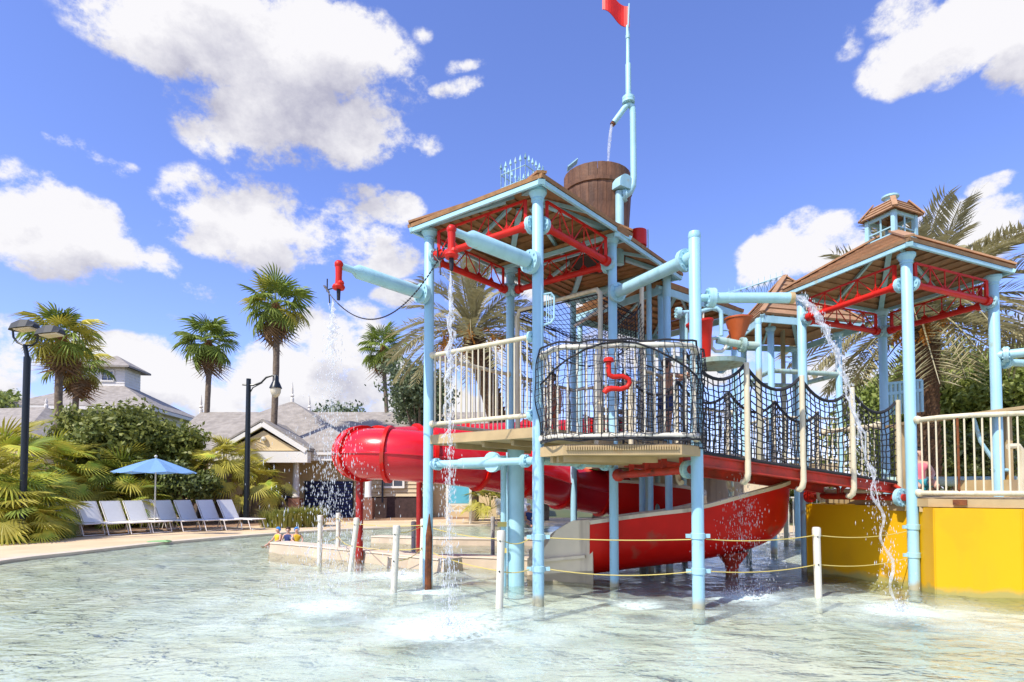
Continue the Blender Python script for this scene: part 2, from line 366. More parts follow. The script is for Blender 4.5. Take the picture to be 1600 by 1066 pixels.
# pool floor
def poolfloor():
    m = bpy.data.materials.new('plaster'); m.use_nodes = True; nt = m.node_tree; L = nt.links; b = nt.nodes['Principled BSDF']; b.inputs['Roughness'].default_value = .8
    tc = nt.nodes.new('ShaderNodeTexCoord')
    n = nt.nodes.new('ShaderNodeTexNoise'); n.inputs['Scale'].default_value = .55; n.inputs['Detail'].default_value = 6; L.new(tc.outputs['Object'], n.inputs['Vector'])
    r = nt.nodes.new('ShaderNodeValToRGB'); r.color_ramp.elements[0].position = .36; r.color_ramp.elements[0].color = (.68, .70, .58, 1); r.color_ramp.elements[1].position = .64; r.color_ramp.elements[1].color = (.84, .79, .64, 1)
    L.new(n.outputs[0], r.inputs[0])
    q = atz(745, 912, -.2); vs = nt.nodes.new('ShaderNodeVectorMath'); vs.operation = 'SUBTRACT'; L.new(tc.outputs['Object'], vs.inputs[0]); vs.inputs[1].default_value = tuple(q)
    vm = nt.nodes.new('ShaderNodeVectorMath'); vm.operation = 'MULTIPLY'; vm.inputs[1].default_value = (1, 1.7, 0); L.new(vs.outputs[0], vm.inputs[0]); ln = nt.nodes.new('ShaderNodeVectorMath'); ln.operation = 'LENGTH'; L.new(vm.outputs[0], ln.inputs[0])
    n2 = nt.nodes.new('ShaderNodeTexNoise'); n2.inputs['Scale'].default_value = 3; L.new(tc.outputs['Object'], n2.inputs['Vector']); ad = nt.nodes.new('ShaderNodeMath'); L.new(ln.outputs[1], ad.inputs[0]); L.new(n2.outputs[0], ad.inputs[1])
    mr = nt.nodes.new('ShaderNodeMapRange'); L.new(ad.outputs[0], mr.inputs[0]); mr.inputs[1].default_value = .7; mr.inputs[2].default_value = 1.15; mr.inputs[3].default_value = .85; mr.inputs[4].default_value = 0
    mx = nt.nodes.new('ShaderNodeMix'); mx.data_type = 'RGBA'; L.new(mr.outputs[0], mx.inputs[0]); L.new(r.outputs[0], mx.inputs[6]); mx.inputs[7].default_value = (.42, .24, .06, 1); L.new(mx.outputs[2], b.inputs['Base Color']); MATS['plaster'] = m
poolfloor()
mb = MB()
RF = [(RA + .3, -.012), (RA - .6, -.05), (RA - 3.2, -.19), (RA * .3, -.2)]
for (ra, za), (rb, zb) in zip(RF, RF[1:]):
    for i in range(NA):
        j = (i + 1) % NA; q_ = lambda k, r_, z: (PC.x + r_[k] * math.cos(TA[k]), PC.y + r_[k] * math.sin(TA[k]), z)
        mb.poly([q_(i, rb, zb), q_(i, ra, za), q_(j, ra, za), q_(j, rb, zb)])
mb.poly([(PC.x + RA[i] * .3 * math.cos(TA[i]), PC.y + RA[i] * .3 * math.sin(TA[i]), -.2) for i in range(NA)])
tag(mb.build('pool_floor', 'plaster', smooth=False), kind='structure')
SPL = [(-2.38, 7.55, .75), (-.72, 6.5, 1.15), (4.72, 7.3, .62), (3.2, 8.3, .75), (-1.9, 10.2, .8), (1.6, 7.7, .5), (-1.2, 8.6, .5)]
def watermat():
    m = bpy.data.materials.new('water'); m.use_nodes = True; nt = m.node_tree; L = nt.links; nt.nodes.clear()
    def N(t, **k):
        n = nt.nodes.new(t)
        for a, b in k.items(): setattr(n, a, b)
        return n
    def M(op, a, b=None, c=None):
        n = N('ShaderNodeMath', operation=op)
        for i, x in enumerate((a, b, c)):
            if x is None: continue
            if isinstance(x, (int, float)): n.inputs[i].default_value = x
            else: L.new(x, n.inputs[i])
        return n.outputs[0]
    tc = N('ShaderNodeTexCoord'); P = tc.outputs['Object']
    def noise(sc, det, rough=.5, dist=0, vec=P):
        n = N('ShaderNodeTexNoise'); n.inputs['Scale'].default_value = sc; n.inputs['Detail'].default_value = det; n.inputs['Roughness'].default_value = rough; n.inputs['Distortion'].default_value = dist
        L.new(vec, n.inputs['Vector']); return n.outputs[0]
    def mr(v, a, b, c=0, d=1, sm=True):
        n = N('ShaderNodeMapRange'); n.interpolation_type = 'SMOOTHSTEP' if sm else 'LINEAR'
        L.new(v, n.inputs[0]); n.inputs[1].default_value = a; n.inputs[2].default_value = b; n.inputs[3].default_value = c; n.inputs[4].default_value = d; return n.outputs[0]
    mpv = N('ShaderNodeVectorMath', operation='MULTIPLY'); L.new(P, mpv.inputs[0]); mpv.inputs[1].default_value = (.62, 1.25, 1)
    h = M('ADD', M('MULTIPLY', noise(5.2, 3, .5, .5, mpv.outputs[0]), .62), M('MULTIPLY', noise(13, 2, .5, .5), .17))
    bump = N('ShaderNodeBump'); bump.inputs['Strength'].default_value = 1; bump.inputs['Distance'].default_value = .058; L.new(h, bump.inputs['Height'])
    fr = N('ShaderNodeFresnel'); fr.inputs[0].default_value = 1.33; L.new(bump.outputs[0], fr.inputs['Normal'])
    tr = N('ShaderNodeBsdfTransparent'); tr.inputs[0].default_value = (.895, .968, .95, 1)
    gl = N('ShaderNodeBsdfGlossy'); gl.inputs['Roughness'].default_value = .05; L.new(bump.outputs[0], gl.inputs['Normal'])
    mx = N('ShaderNodeMixShader'); L.new(fr.outputs[0], mx.inputs[0]); L.new(tr.outputs[0], mx.inputs[1]); L.new(gl.outputs[0], mx.inputs[2])
    # aerated water and foam round each place where water falls in
    tot = None; halo = None
    for x, y, r in SPL:
        vs = N('ShaderNodeVectorMath', operation='SUBTRACT'); L.new(P, vs.inputs[0]); vs.inputs[1].default_value = (x, y, 0)
        ln = N('ShaderNodeVectorMath', operation='LENGTH'); L.new(vs.outputs[0], ln.inputs[0])
        g = mr(ln.outputs[1], r * .1, r * .85, 1, 0); k = mr(ln.outputs[1], r * .5, r * 3.6, 1.0, 0)
        tot = g if tot is None else M('MAXIMUM', tot, g); halo = k if halo is None else M('MAXIMUM', halo, k)
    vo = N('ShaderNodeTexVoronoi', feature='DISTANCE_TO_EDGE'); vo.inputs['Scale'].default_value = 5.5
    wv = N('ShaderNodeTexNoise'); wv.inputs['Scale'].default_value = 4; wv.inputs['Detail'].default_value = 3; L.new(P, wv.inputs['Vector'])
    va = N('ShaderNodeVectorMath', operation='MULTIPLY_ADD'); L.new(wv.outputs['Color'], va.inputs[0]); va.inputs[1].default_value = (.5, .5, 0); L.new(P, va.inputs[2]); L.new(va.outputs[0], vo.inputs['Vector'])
    net = M('MULTIPLY', mr(vo.outputs['Distance'], .0, .05, 1, 0), mr(noise(1.1, 4), .30, .60))  # bright caustic filaments, light painted into the surface colour
    fine = mr(noise(38, 4, .7), .50, .66)
    foam_caustics = M('ADD', M('MULTIPLY', tot, mr(noise(12, 6, .7), .30, .60)), M('MULTIPLY', M('MULTIPLY', halo, .42), M('ADD', M('MULTIPLY', fine, .30), mr(noise(1.3, 3, .5), .15, .75))))
    foam_caustics = M('MINIMUM', M('ADD', foam_caustics, M('MULTIPLY', net, .16)), .92)
    df = N('ShaderNodeBsdfDiffuse'); df.inputs[0].default_value = (.70, .85, .81, 1)
    m2 = N('ShaderNodeMixShader'); L.new(foam_caustics, m2.inputs[0]); L.new(mx.outputs[0], m2.inputs[1]); L.new(df.outputs[0], m2.inputs[2])
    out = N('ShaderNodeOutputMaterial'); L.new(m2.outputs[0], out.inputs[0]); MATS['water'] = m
watermat()
def water():
    # a grid with rings of waves, clipped to the pool by its own shape under the deck
    xs = np.linspace(-17, 19, 420); ys = np.concatenate([np.linspace(-11, 3.5, 30), np.linspace(3.6, 13, 300), np.linspace(13.2, 24.5, 70)])
    X, Y = np.meshgrid(xs, ys)
    Z = np.zeros_like(X)
    for k in range(16):
        a = rng.uniform(0, 6.28); w = rng.uniform(3, 13); Z += np.sin((X * math.cos(a) + Y * math.sin(a)) * w + rng.uniform(0, 6)) * .018 / w ** .9
    for x, y, r in SPL:
        d = np.hypot(X - x, Y - y); Z += .016 * np.exp(-d / 1.1) * np.sin(d * 19)
    n0, n1 = X.shape
    v = np.stack([X.ravel(), Y.ravel(), Z.ravel()], 1)
    A = np.arctan2(Y - PC.y, X - PC.x); D = np.hypot(X - PC.x, Y - PC.y)
    ins = D < np.interp(A, np.array(TA), RA, period=2 * math.pi) + .25
    i = np.arange(n0 * n1).reshape(n0, n1)
    q = np.stack([i[:-1, :-1], i[:-1, 1:], i[1:, 1:], i[1:, :-1]], -1).reshape(-1, 4)
    q = q[ins.ravel()[q].all(1)]
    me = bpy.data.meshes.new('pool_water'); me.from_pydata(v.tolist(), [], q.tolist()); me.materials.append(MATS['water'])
    me.polygons.foreach_set('use_smooth', [True] * len(me.polygons))
    o = bpy.data.objects.new('pool_water', me); COL.objects.link(o); tag(o, kind='structure')
water()
# ------------------------------------------------------------------ play structure helpers
A = V((-1.26, 8.9, 0)); B = V((.34, 7.69, 0)); D = V((1.57, 9.14, 0)); C = V((-.03, 10.42, 0)); E = V((2.34, 7.48, 0))
C2 = V((1.25, 12.0, 0)); D2 = V((2.84, 10.73, 0))
P1 = V((6.01, 8.9, 0)); P2 = V((8.09, 9.84, 0)); P4 = V((5.36, 10.85, 0)); P3_ = V((7.42, 11.75, 0))
def flange(parent, p, axis, r=.13, t=.035, m='blue', bolts=8):
    ax = V(axis).normalized(); p = V(p); mb = MB(); mb.lathe([(r, -t), (r, -.003), (r * .96, -.001), (r * .96, .001), (r, .003), (r, t)], p, ax, 18)
    x = ax.orthogonal().normalized(); y = ax.cross(x)
    for i in range(bolts):
        a = 6.283 * i / bolts; q = p + (x * math.cos(a) + y * math.sin(a)) * r * .78; mb.lathe([(.013, -t - .016), (.013, t + .016)], q, ax, 6)
    return mb.build('flange', m, parent)
def post(root, p, z1, r=.075, z0=-.18, cap=True, m='bluepost', collar=None, capital=False):
    mb = MB(); p = V(p); prof = [(r, z0), (r, .0), (r, z1)]
    mb.lathe([(r, z0), (r, z1 - .015), (r * .9, z1)], P3(p, 0), (0, 0, 1), 18)
    if cap: mb.lathe([(r * 1.02, z1 - .075), (r * 1.06, z1 - .07), (r * 1.06, z1 - .03), (r * .95, z1 + .012), (r * .4, z1 + .03)], P3(p, 0), (0, 0, 1), 18)
    o = mb.build('post', m, root)
    if capital:
        c = MB(); c.lathe([(r * 1.03, z1 - .17), (r * 1.15, z1 - .165), (r * 1.15, z1 - .14), (r * 1.08, z1 - .13), (r * 1.5, z1 - .07), (r * 1.62, z1 - .06), (r * 1.62, z1 - .02), (r * 1.5, z1 - .01)], P3(p, 0), (0, 0, 1), 18); c.build('capital', m, o)
    for z in (collar or ()):
        c = MB(); c.lathe([(r * 1.02, z - .04), (r * 1.16, z - .035), (r * 1.16, z + .035), (r * 1.02, z + .04)], P3(p, 0), (0, 0, 1), 18)
        c.box(P3(p, z) + V((-r - .045, 0, 0)), (.06, .03, .05)); c.box(P3(p, z) + V((r + .045, 0, 0)), (.06, .03, .05)); c.build('collar', 'blue', o)
    return o
def pipe(root, p, q, r=.075, m='blue', f0=.12, f1=.12, fl=True, name='pipe', mid=None):
    p = V(p); q = V(q); d = (q - p).normalized(); mb = MB(); pts = [p, q]; rr = [r, r]
    if mid:
        L_ = (q - p).length; pts = [p, p + d * L_ * .28, p + d * L_ * .33, p + d * L_ * .67, p + d * L_ * .72, q]; rr = [r, r, r * mid, r * mid, r, r]
    mb.tube(pts, rr, 14); o = mb.build(name, m, root)
    if fl:
        if f0: flange(o, p + d * f0, d, r * 1.75)
        if f1: flange(o, q - d * f1, d, r * 1.75)
    return o
BAL = {}
def railing(root, pts, zb, zt, r=.032, sp=.105, m='cream', ends=True, rb=.011):
    """pts: plan polyline; two rails and their balusters"""
    pts = [V((p[0], p[1], 0)) for p in pts]; mb = MB()
    mb.tube([P3(p, zt) for p in pts], r, 10); o = mb.build('railing', m, root); MB().tube([P3(p, zb) for p in pts], r, 10).build('bottom_rail', m, o)
    key = (round(zt - zb, 3), rb, m)
    if key not in BAL: BAL[key] = mesh_of(MB().tube([(0, 0, 0), (0, 0, zt - zb)], rb, 6, caps=False), 'baluster', m)
    for a, b in zip(pts, pts[1:]):
        L_ = (b - a).length; n = max(1, int(L_ / sp))
        for i in range(n):
            q = lerp(a, b, (i + .5) / n); inst(BAL[key], 'baluster', o, P3(q, zb))
    if ends:
        for p in (pts[0], pts[-1]):
            for z in (zb, zt): e = MB().ball(P3(p, z), r * 1.7, 10); e.build('end_cap', m, o)
    return o
def truss(root, a, b, zl, zu, m='red', n=5, mirror=False):
    a = V(a); b = V(b); d = (b - a).normalized(); a = a + d * .2; b = b - d * .2
    mb = MB(); mb.tube([P3(a, zl), P3(b, zl)], .05, 12); o = mb.build('truss', m, root)
    w = MB(); w.beam(P3(a, zu), P3(b, zu), .028, .028)
    w.beam(P3(a, zl), P3(a, zu), .045, .045); w.beam(P3(b, zl), P3(b, zu), .045, .045)
    for i in range(n):
        p = lerp(a, b, i / n); q = lerp(a, b, (i + 1) / n)
        if i % 2: w.beam(P3(p, zu), P3(q, zl), .014, .014)
        else: w.beam(P3(p, zl), P3(q, zu), .014, .014)
        if i: w.beam(P3(p, zl), P3(p, zu), .014, .014)
        s = (q - p) * .25; w.poly([P3(p - s * (i > 0), zl + .045), P3(p + s, zl + .045), P3(p, zl + .13)]); w.poly([P3(p, zl + .13), P3(p + s, zl + .045), P3(p - s * (i > 0), zl + .045)])
    w.build('truss_web', m, o)
    for p in (a, b):
        e = MB().lathe([(.075, -.05), (.075, .05)], P3(p, zl), d, 14); e.build('truss_end', m, o)
    flange(o, P3(a - d * .09, zl), d, .115, .03); flange(o, P3(b + d * .09, zl), d, .115, .03)
    return o
def hip_roof(root, cs, top, n, m='roofwood', cut=0., caps=True, fascia=.11, capm=None, board_t=.028, rise=.035, rafters=True, fm='blue'):
    cs = [V(c) for c in cs]; top = V(top) if not isinstance(top, list) else top
    tops = top if isinstance(top, list) else [top] * 4
    tops = [V(t) for t in tops]
    fr = MB()
    for i in range(4):
        mid_ = (cs[0] + cs[2]) / 2; fa = fascia * .8; a, b = lerp(cs[i], mid_, .035), lerp(cs[(i + 1) % 4], mid_, .035); fr.beam(a - V((0, 0, fa / 2 + .02)), b - V((0, 0, fa / 2 + .02)), .04, fa)
    o = fr.build('roof', fm, root)
    if rafters:
        rb = MB()
        for i in range(4):
            a = lerp(cs[i], tops[i], .02) - V((0, 0, .075)); b = lerp(cs[i], tops[i], .99 - cut) - V((0, 0, .085)); rb.beam(a, b, .09, .06)
            m0 = (cs[i] + cs[(i + 1) % 4]) / 2; t0 = (tops[i] + tops[(i + 1) % 4]) / 2; rb.beam(lerp(m0, t0, .05) - V((0, 0, .07)), lerp(m0, t0, .96 - cut) - V((0, 0, .08)), .05, .045)
        rb.build('rafter', fm, o)
    for i in range(4):
        a, b = cs[i], cs[(i + 1) % 4]; ta, tb = tops[i], tops[(i + 1) % 4]
        for k in range(n):
            f0 = k / n * (1 - cut); f1 = min((k + 1.22) / n * (1 - cut), .995)
            up0 = V((0, 0, rise)); j = random.uniform(-.004, .004)
            MB().board(lerp(a, ta, f0) + up0, lerp(b, tb, f0) + up0, lerp(b, tb, f1) + V((0, 0, j)), lerp(a, ta, f1) + V((0, 0, j)), board_t + (.022 if k == 0 else 0)).build('plank', m, o, smooth=False)
    if caps:
        for i in range(4):
            c = MB(); a = lerp(cs[i], tops[i], .012) + V((0, 0, .05)); b = lerp(cs[i], tops[i], 1 - cut) + V((0, 0, .05)); c.beam(a, b, .13, .03); c.build('hip_cap', capm or m, o)
    return o
def net(root, fn, nu, nv, r=.006, m='rope', edge=.016, name='net', seg=1, n=3, jit=.006, diag=False):
    """fn(u,v)->point; nu strands along v, nv strands along u"""
    mb = MB(); su = nu * seg; 
    P = {}
    for i in range(nu + 1):
        for j in range(nv + 1):
            e = i in (0, nu) or j in (0, nv); P[i, j] = V(fn(i / nu, j / nv)) + (V((0, 0, 0)) if e else V((random.uniform(-jit, jit), random.uniform(-jit, jit), random.uniform(-jit, jit))))
    for i in range(nu + 1): mb.tube([P[i, j] for j in range(nv + 1)], r if 0 < i < nu else edge * .7, n, caps=False)
    for j in range(nv + 1): mb.tube([P[i, j] for i in range(nu + 1)], edge if j in (0, nv) else r, n if 0 < j < nv else 5, caps=False)
    return mb.build(name, m, root)
def deckslab(root, poly, z, t=.13, m='tan', inset=.0, lip=True):
    mb = MB(); mb.hexa([P3(p, z - t) for p in poly], [P3(p, z - .012) for p in poly]); o = mb.build('deck', m, root, smooth=False)
    c = sum((V((p[0], p[1], 0)) for p in poly), V((0, 0, 0))) / len(poly)
    mb = MB(); q = [lerp(V((p[0], p[1], 0)), c, .03) for p in poly]; mb.hexa([P3(p, z - .01) for p in q], [P3(p, z) for p in q]); mb.build('deck_surface', 'tandeck', o, smooth=False)
    # joists under the slab
    mb = MB(); k = len(poly)
    for f in (.25, .5, .75):
        a = lerp(V((*poly[0][:2], 0)), V((*poly[1][:2], 0)), f); b = lerp(V((*poly[-1][:2], 0)), V((*poly[2][:2], 0)), f); mb.beam(P3(lerp(a, b, .06), z - t - .04), P3(lerp(a, b, .94), z - t - .04), .05, .076)
    mb.build('joist', m, o); return o
def expand(ps, k, z):
    c = sum(ps, V((0, 0, 0))) / len(ps); return [P3(c + (p - c) * k, z) for p in ps]
# ------------------------------------------------------------------ near tower
def near_tower():
    cen = (A + D) / 2; root = thing('play_tower', (cen.x, cen.y, 0), 'near light blue play tower with cream picket railing and spear cresting on its brown roof', 'play tower')
    for p, z0 in ((A, -.18), (B, -.18), (D, -.18), (C, -.18)):
        old = p is D
        post(root, p, 5.45, .075 if p is not D else .07, z0, cap=False, capital=True, collar=(.46, .87) if p is B else None, m='bluepost')
    o = MB().lathe([(.13, -.18), (.13, 2.1)], P3((.06, 9.2), 0), n=22).build('central_pipe', 'blue', root)
    MB().tube([(-.13, 9.12, -.1), (-.13, 9.12, 2.0)], .045, 10).build('riser', 'blue', root)
    for z in (.55, .95): MB().box((-.15, 9.06, z), (.14, .05, .07)).build('strap', 'yrope', o)
    # rusted foot beside the left post
    mb = MB(); q = atz(668, 920); c = P3((A.x + .02, A.y - .1), 0)
    mb.tube([c + V((0, 0, -.1)), c + V((0, 0, .3)), c + V((.01, 0, .8)), c + V((.015, 0, 1.12))], [.05, .052, .05, .006], 7); mb.build('rusty_stake', 'rust', root)
    zc = 2.3
    deckslab(root, [A - V((.05, .0, 0)), B + V((0, -.05, 0)), D + V((.05, 0, 0)), C], zc, .14)
    u = (B - A).normalized()
    railing(root, [A + u * .08, B - u * .12], 2.46, 3.5); railing(root, [A + V((.05, .08, 0)), C - V((.04, .08, 0))], 2.46, 3.5)
    for z in (2.46, 3.5): flange(root, P3(B - u * .1, z), u, .075, .03)
    # inner half-height panel rail
    w = (D - B).normalized()
    for a, b in ((A, B), (B, D), (D, C), (C, A)): truss(root, a, b, 5.0, 5.36, n=5)
    cs = expand([A, B, D, C], 1.235, 5.47)
    cc = P3(cen, 6.12)
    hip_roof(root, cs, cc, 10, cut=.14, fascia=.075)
    tp = [lerp(c, cc, .86) + V((0, 0, .02)) for c in cs]
    MB().hexa([p for p in tp], [p + V((0, 0, .03)) for p in tp]).build('roof_cap', 'roofwood', root)
    # cresting: four panels of pickets with spear heads
    cr = [cc + (p - cc).normalized() * .34 for p in tp]
    for i in range(4):
        a = P3(cr[i], 6.1); b = P3(cr[(i + 1) % 4], 6.1); mb = MB(); mb.tube([a + V((0, 0, .03)), b + V((0, 0, .03))], .008, 5); mb.tube([a + V((0, 0, .24)), b + V((0, 0, .24))], .008, 5)
        for k in range(6):
            p = lerp(a, b, k / 5.); mb.tube([p - V((0, 0, .1)), p + V((0, 0, .34))], .007, 5); mb.lathe([(.004, .32), (.022, .345), (.018, .37), (.0015, .43)], p, n=6)
        mb.build('cresting', 'blue', root)
    # pipes under the deck
    pipe(root, P3(A + u * .07, 1.86), P3(B - u * .07, 1.86), .05, mid=1.45, f0=.1, f1=.14)
    m_ = lerp(A, B, .62); fl = MB().lathe([(.14, -.03), (.14, .03)], P3(m_, 1.86) + V((0, 0, 0)), (B - A).cross(V((0, 0, 1))), 16); fl.build('blank_flange', 'blue', root)
    pipe(root, P3(B + w * .07, 1.86), P3(D - w * .07, 1.86), .055, m='blue_old', f0=.9, f1=.18)
    pipe(root, P3(A, 1.86) + V((.05, .05, 0)), P3(C, 1.86), .05)
    # arms of the two water cannons
    for p, q, z in ((A, (-2.27, 7.66), 4.42), (B, (-.69, 6.66), 4.44)):
        q = V((q[0], q[1], 0)); d = (q - p).normalized(); L_ = (q - p).length
        o = MB().tube([P3(p, z), P3(p + d * .18, z), P3(p + d * .22, z), P3(q - d * .3, z), P3(q - d * .22, z), P3(q, z)], [.06, .06, .095, .095, .045, .045], 14).build('cannon_arm', 'blue', root)
        flange(o, P3(p + d * .14, z), d, .15, .04)
        n = MB(); n.ball(P3(q, z + .01), .06, 10); n.tube([P3(q, z + .02), P3(q, z - .16), P3(q, z - .3)], [.048, .042, .05], 12); n.lathe([(.07, -.32), (.085, -.29), (.07, -.26)], P3(q, z), n=12)
        n.ball(P3(q, z - .25) - d.cross(V((0, 0, 1))) * .05, .045, 8); nz = n.build('nozzle', 'red', o)
        n = MB(); n.lathe([(.022, -.46), (.028, -.32)], P3(q, z), n=10); n.build('nozzle_tip', 'chain', nz)
        h = MB(); s = d.cross(V((0, 0, 1))); s = s if s.x < 0 else -s
        h.tube([P3(q, z - .28), P3(q, z - .27) + s * .26], .009, 5); h.tube([P3(q, z - .12) + s * .26, P3(q, z - .3) + s * .26], .009, 5); h.tube([P3(q, z - .2) + s * .32, P3(q, z - .3) + s * .22, P3(q, z - .46) + s * .2], .010, 5); h.build('handle', 'chain', nz)
    # chain sagging from the far cannon to the near one
    mb = MB(); a = P3((-2.45, 7.6), 4.13); b = P3((-.75, 6.78), 4.35)
    for i in range(60):
        t0, t1 = i / 60, (i + .8) / 60
        f = lambda t: lerp(a, b, t) + V((0, 0, -1.25 * 4 * t * (1 - t) * .52))
        mb.tube([f(t0), f(t1)], .009, 4)
    mb.build('chain', 'chain', root)
    # little rung ladder on the front post
    l = MB(); x = B.x + .06; y = B.y - .04
    l.tube([(x, y, 3.62), (x + .11, y, 3.66), (x + .15, y, 3.72), (x + .15, y, 4.0), (x + .11, y, 4.05), (x, y, 4.03)], .014, 6)
    for k in range(3): l.tube([(x + .05 + .03 * k, y, 3.66), (x + .05 + .03 * k, y, 4.03)], .006, 5)
    l.build('hand_grip', 'blue', root)
    # net arch in the far opening
    v = (D - C).normalized(); a = C + v * .16; b = D - v * .22
    fr = MB().tube([P3(a, 2.3), P3(a, 4.5), P3(a + v * .05, 4.62), P3(b - v * .06, 4.66), P3(b, 4.58), P3(b, 2.3)], .04, 10).build('net_frame', 'cream', root)
    bk = V((.62, .76, 0))
    def cn(u_, w_):
        if w_ < .5: return P3(lerp(a, b, u_), 4.58 - .0) + bk * (w_ * 2 * 1.2) + V((0, 0, -.35 * math.sin(math.pi * u_) * math.sin(math.pi * w_) - .12 * w_))
        return P3(lerp(a, b, u_), 4.58) + bk * 1.2 + V((0, 0, -(w_ - .5) * 1.1 - .3 * math.sin(math.pi * u_)))
    net(fr, cn, 20, 20, .0055, 'rope', .014)
    for s_, p in ((0, a), (1, b)):
        net(fr, lambda u_, w_, p=p, s_=s_: P3(p, 4.5 - w_ * 2.1) + bk * (u_ * 1.2) + v * ((.16 if s_ == 0 else -.16) * math.sin(math.pi * w_) * math.sin(math.pi * u_)), 9, 20, .005, 'rope', .014)
    
    return root
TW = near_tower()
# ------------------------------------------------------------------ triangular platform with net
def platform():
    root = thing('play_platform', (1.4, 8.1, 0), 'cream platform with black cargo net over its white railing and a red water squirter', 'play platform')
    post(root, E, 4.77, .076, collar=(.46, .9))
    front = [(.40, 7.62), (.5, 7.3), (.62, 7.16), (1.3, 7.06), (2.0, 7.04), (2.18, 7.12), (2.3, 7.36)]
    deckslab(root, [(.36, 7.55), (.62, 7.14), (2.02, 7.02), (2.36, 7.4), (1.62, 9.0)], 2.03, .13)
    mb = MB()
    for k in range(46):
        x = .66 + k * .029; mb.box((x, 7.125 - (x - .62) * .083, 1.985), (.016, .03, .055))
    tag(mb.build('grating_edge', 'tan', root), kind='stuff')
    pts = [V((*p, 0)) for p in front]
    railing(root, front, 2.13, 3.22, .036, .11, 'white', rb=.012)
    # net over the front
    L_ = [0]
    for a, b in zip(pts, pts[1:]): L_.append(L_[-1] + (b - a).length)
    def onf(u):
        s = u * L_[-1]
        for i in range(len(pts) - 1):
            if s <= L_[i + 1] + 1e-6:
                t = (s - L_[i]) / (L_[i + 1] - L_[i]); p = lerp(pts[i], pts[i + 1], t); break
        return p
    cen = V((1.35, 8.0, 0))
    def fn(u, w):
        p = onf(u); o = (p - cen).normalized(); bul = .05 + .04 * math.sin(math.pi * w) + .03 * math.sin(u * 17 + w * 5) + .012 * math.sin(w * 14 + u * 6)
        return P3(p + o * bul, 3.27 - w * 1.19 + .01 * math.sin(u * 37))
    net(root, fn, 29, 14, .0055, 'rope', .013, jit=.013)
    def fn2(u, w):   # slack second layer whose edge sags
        p = onf(u); o = (p - cen).normalized(); top = 3.26 - .42 * abs(math.cos(u * math.pi)) ** 2.2
        return P3(p + o * (.035 - .05 * math.sin(math.pi * w)), top - w * (top - 2.1))
    net(root, fn2, 12, 5, .0042, 'rope', .013)
    # net lashed round the corner post
    net(root, lambda u, w: P3(E, 3.25 - w * 1.25) + V((math.cos(-2.6 + u * 3.6), math.sin(-2.6 + u * 3.6), 0)) * (.10 + .02 * math.sin(9 * w)), 8, 20, .006, 'rope', .01)
    # net frame behind
    mb = MB(); a = at(931, 560, 8.6); b = at(985, 560, 8.6)
    mb.tube([P3(a, 2.05), P3(a, 3.45)], .035, 8); mb.tube([P3(b, 2.05), P3(b, 3.1)], .035, 8); mb.build('net_post', 'cream', root)
    # squirter
    Y = 7.0; f = lambda x, y: at(x, y, Y)
    sq = MB().tube([f(951, 566), f(951, 580), f(952, 586), f(958, 589), f(973, 588), f(982, 592), f(984, 598), f(980, 605), f(970, 608), f(955, 607), f(948, 609), f(944, 614)], [.03, .03, .032, .032, .03, .03, .03, .03, .03, .034, .038, .03], 10).build('squirter', 'red', root)
    MB().lathe([(.062, -.02), (.062, .012), (.045, .03)], f(951, 563), n=14).build('squirter_flange', 'red', sq)
    MB().tube([f(962, 606), f(966, 596), f(970, 592), f(974, 604)], .006, 5).build('squirter_handle', 'chain', sq)
    # overhead pipes
    p, q = P3(D, 4.52), P3(E, 4.47); d = (q - p).normalized()
    pipe(root, p + d * .0, q, .085, f0=.12, f1=.17)
    fl = P3(E, 3.93); e = V((3.60, 7.48, 3.93))
    o = MB().tube([fl, fl + V((.24, 0, 0)), fl + V((.25, 0, 0)), e], [.05, .05, .068, .068], 14).build('spout_pipe', 'blue', root); flange(o, fl + V((.2, 0, 0)), (1, 0, 0), .125, .045)
    MB().lathe([(.07, -.06), (.075, -.055), (.075, -.005), (.06, 0)], e, (1, 0, 0), 14).build('spout_end', 'tan', o)
    # red pipe and truss carrying the bridge end
    w = (E - D).normalized(); o = MB().tube([P3(D + w * .12, 1.70), P3(E - w * .12, 1.74)], .055, 12).build('support_pipe', 'redold', root)
    flange(o, P3(E - w * .16, 1.74), w, .12, m='blue_old'); MB().ball(P3(D + w * .13, 1.7), .1, 12).build('pipe_end', 'redold', o)
    mb = MB(); mb.beam(P3(D + w * .3, 1.92), P3(E - w * .1, 1.94), .06, .06)
    for t in (.25, .45, .65, .85): a = lerp(D, E, t); mb.beam(P3(a, 1.7), P3(a, 1.95), .07, .05)
    mb.build('support_truss', 'redold', root)
    return root
platform()
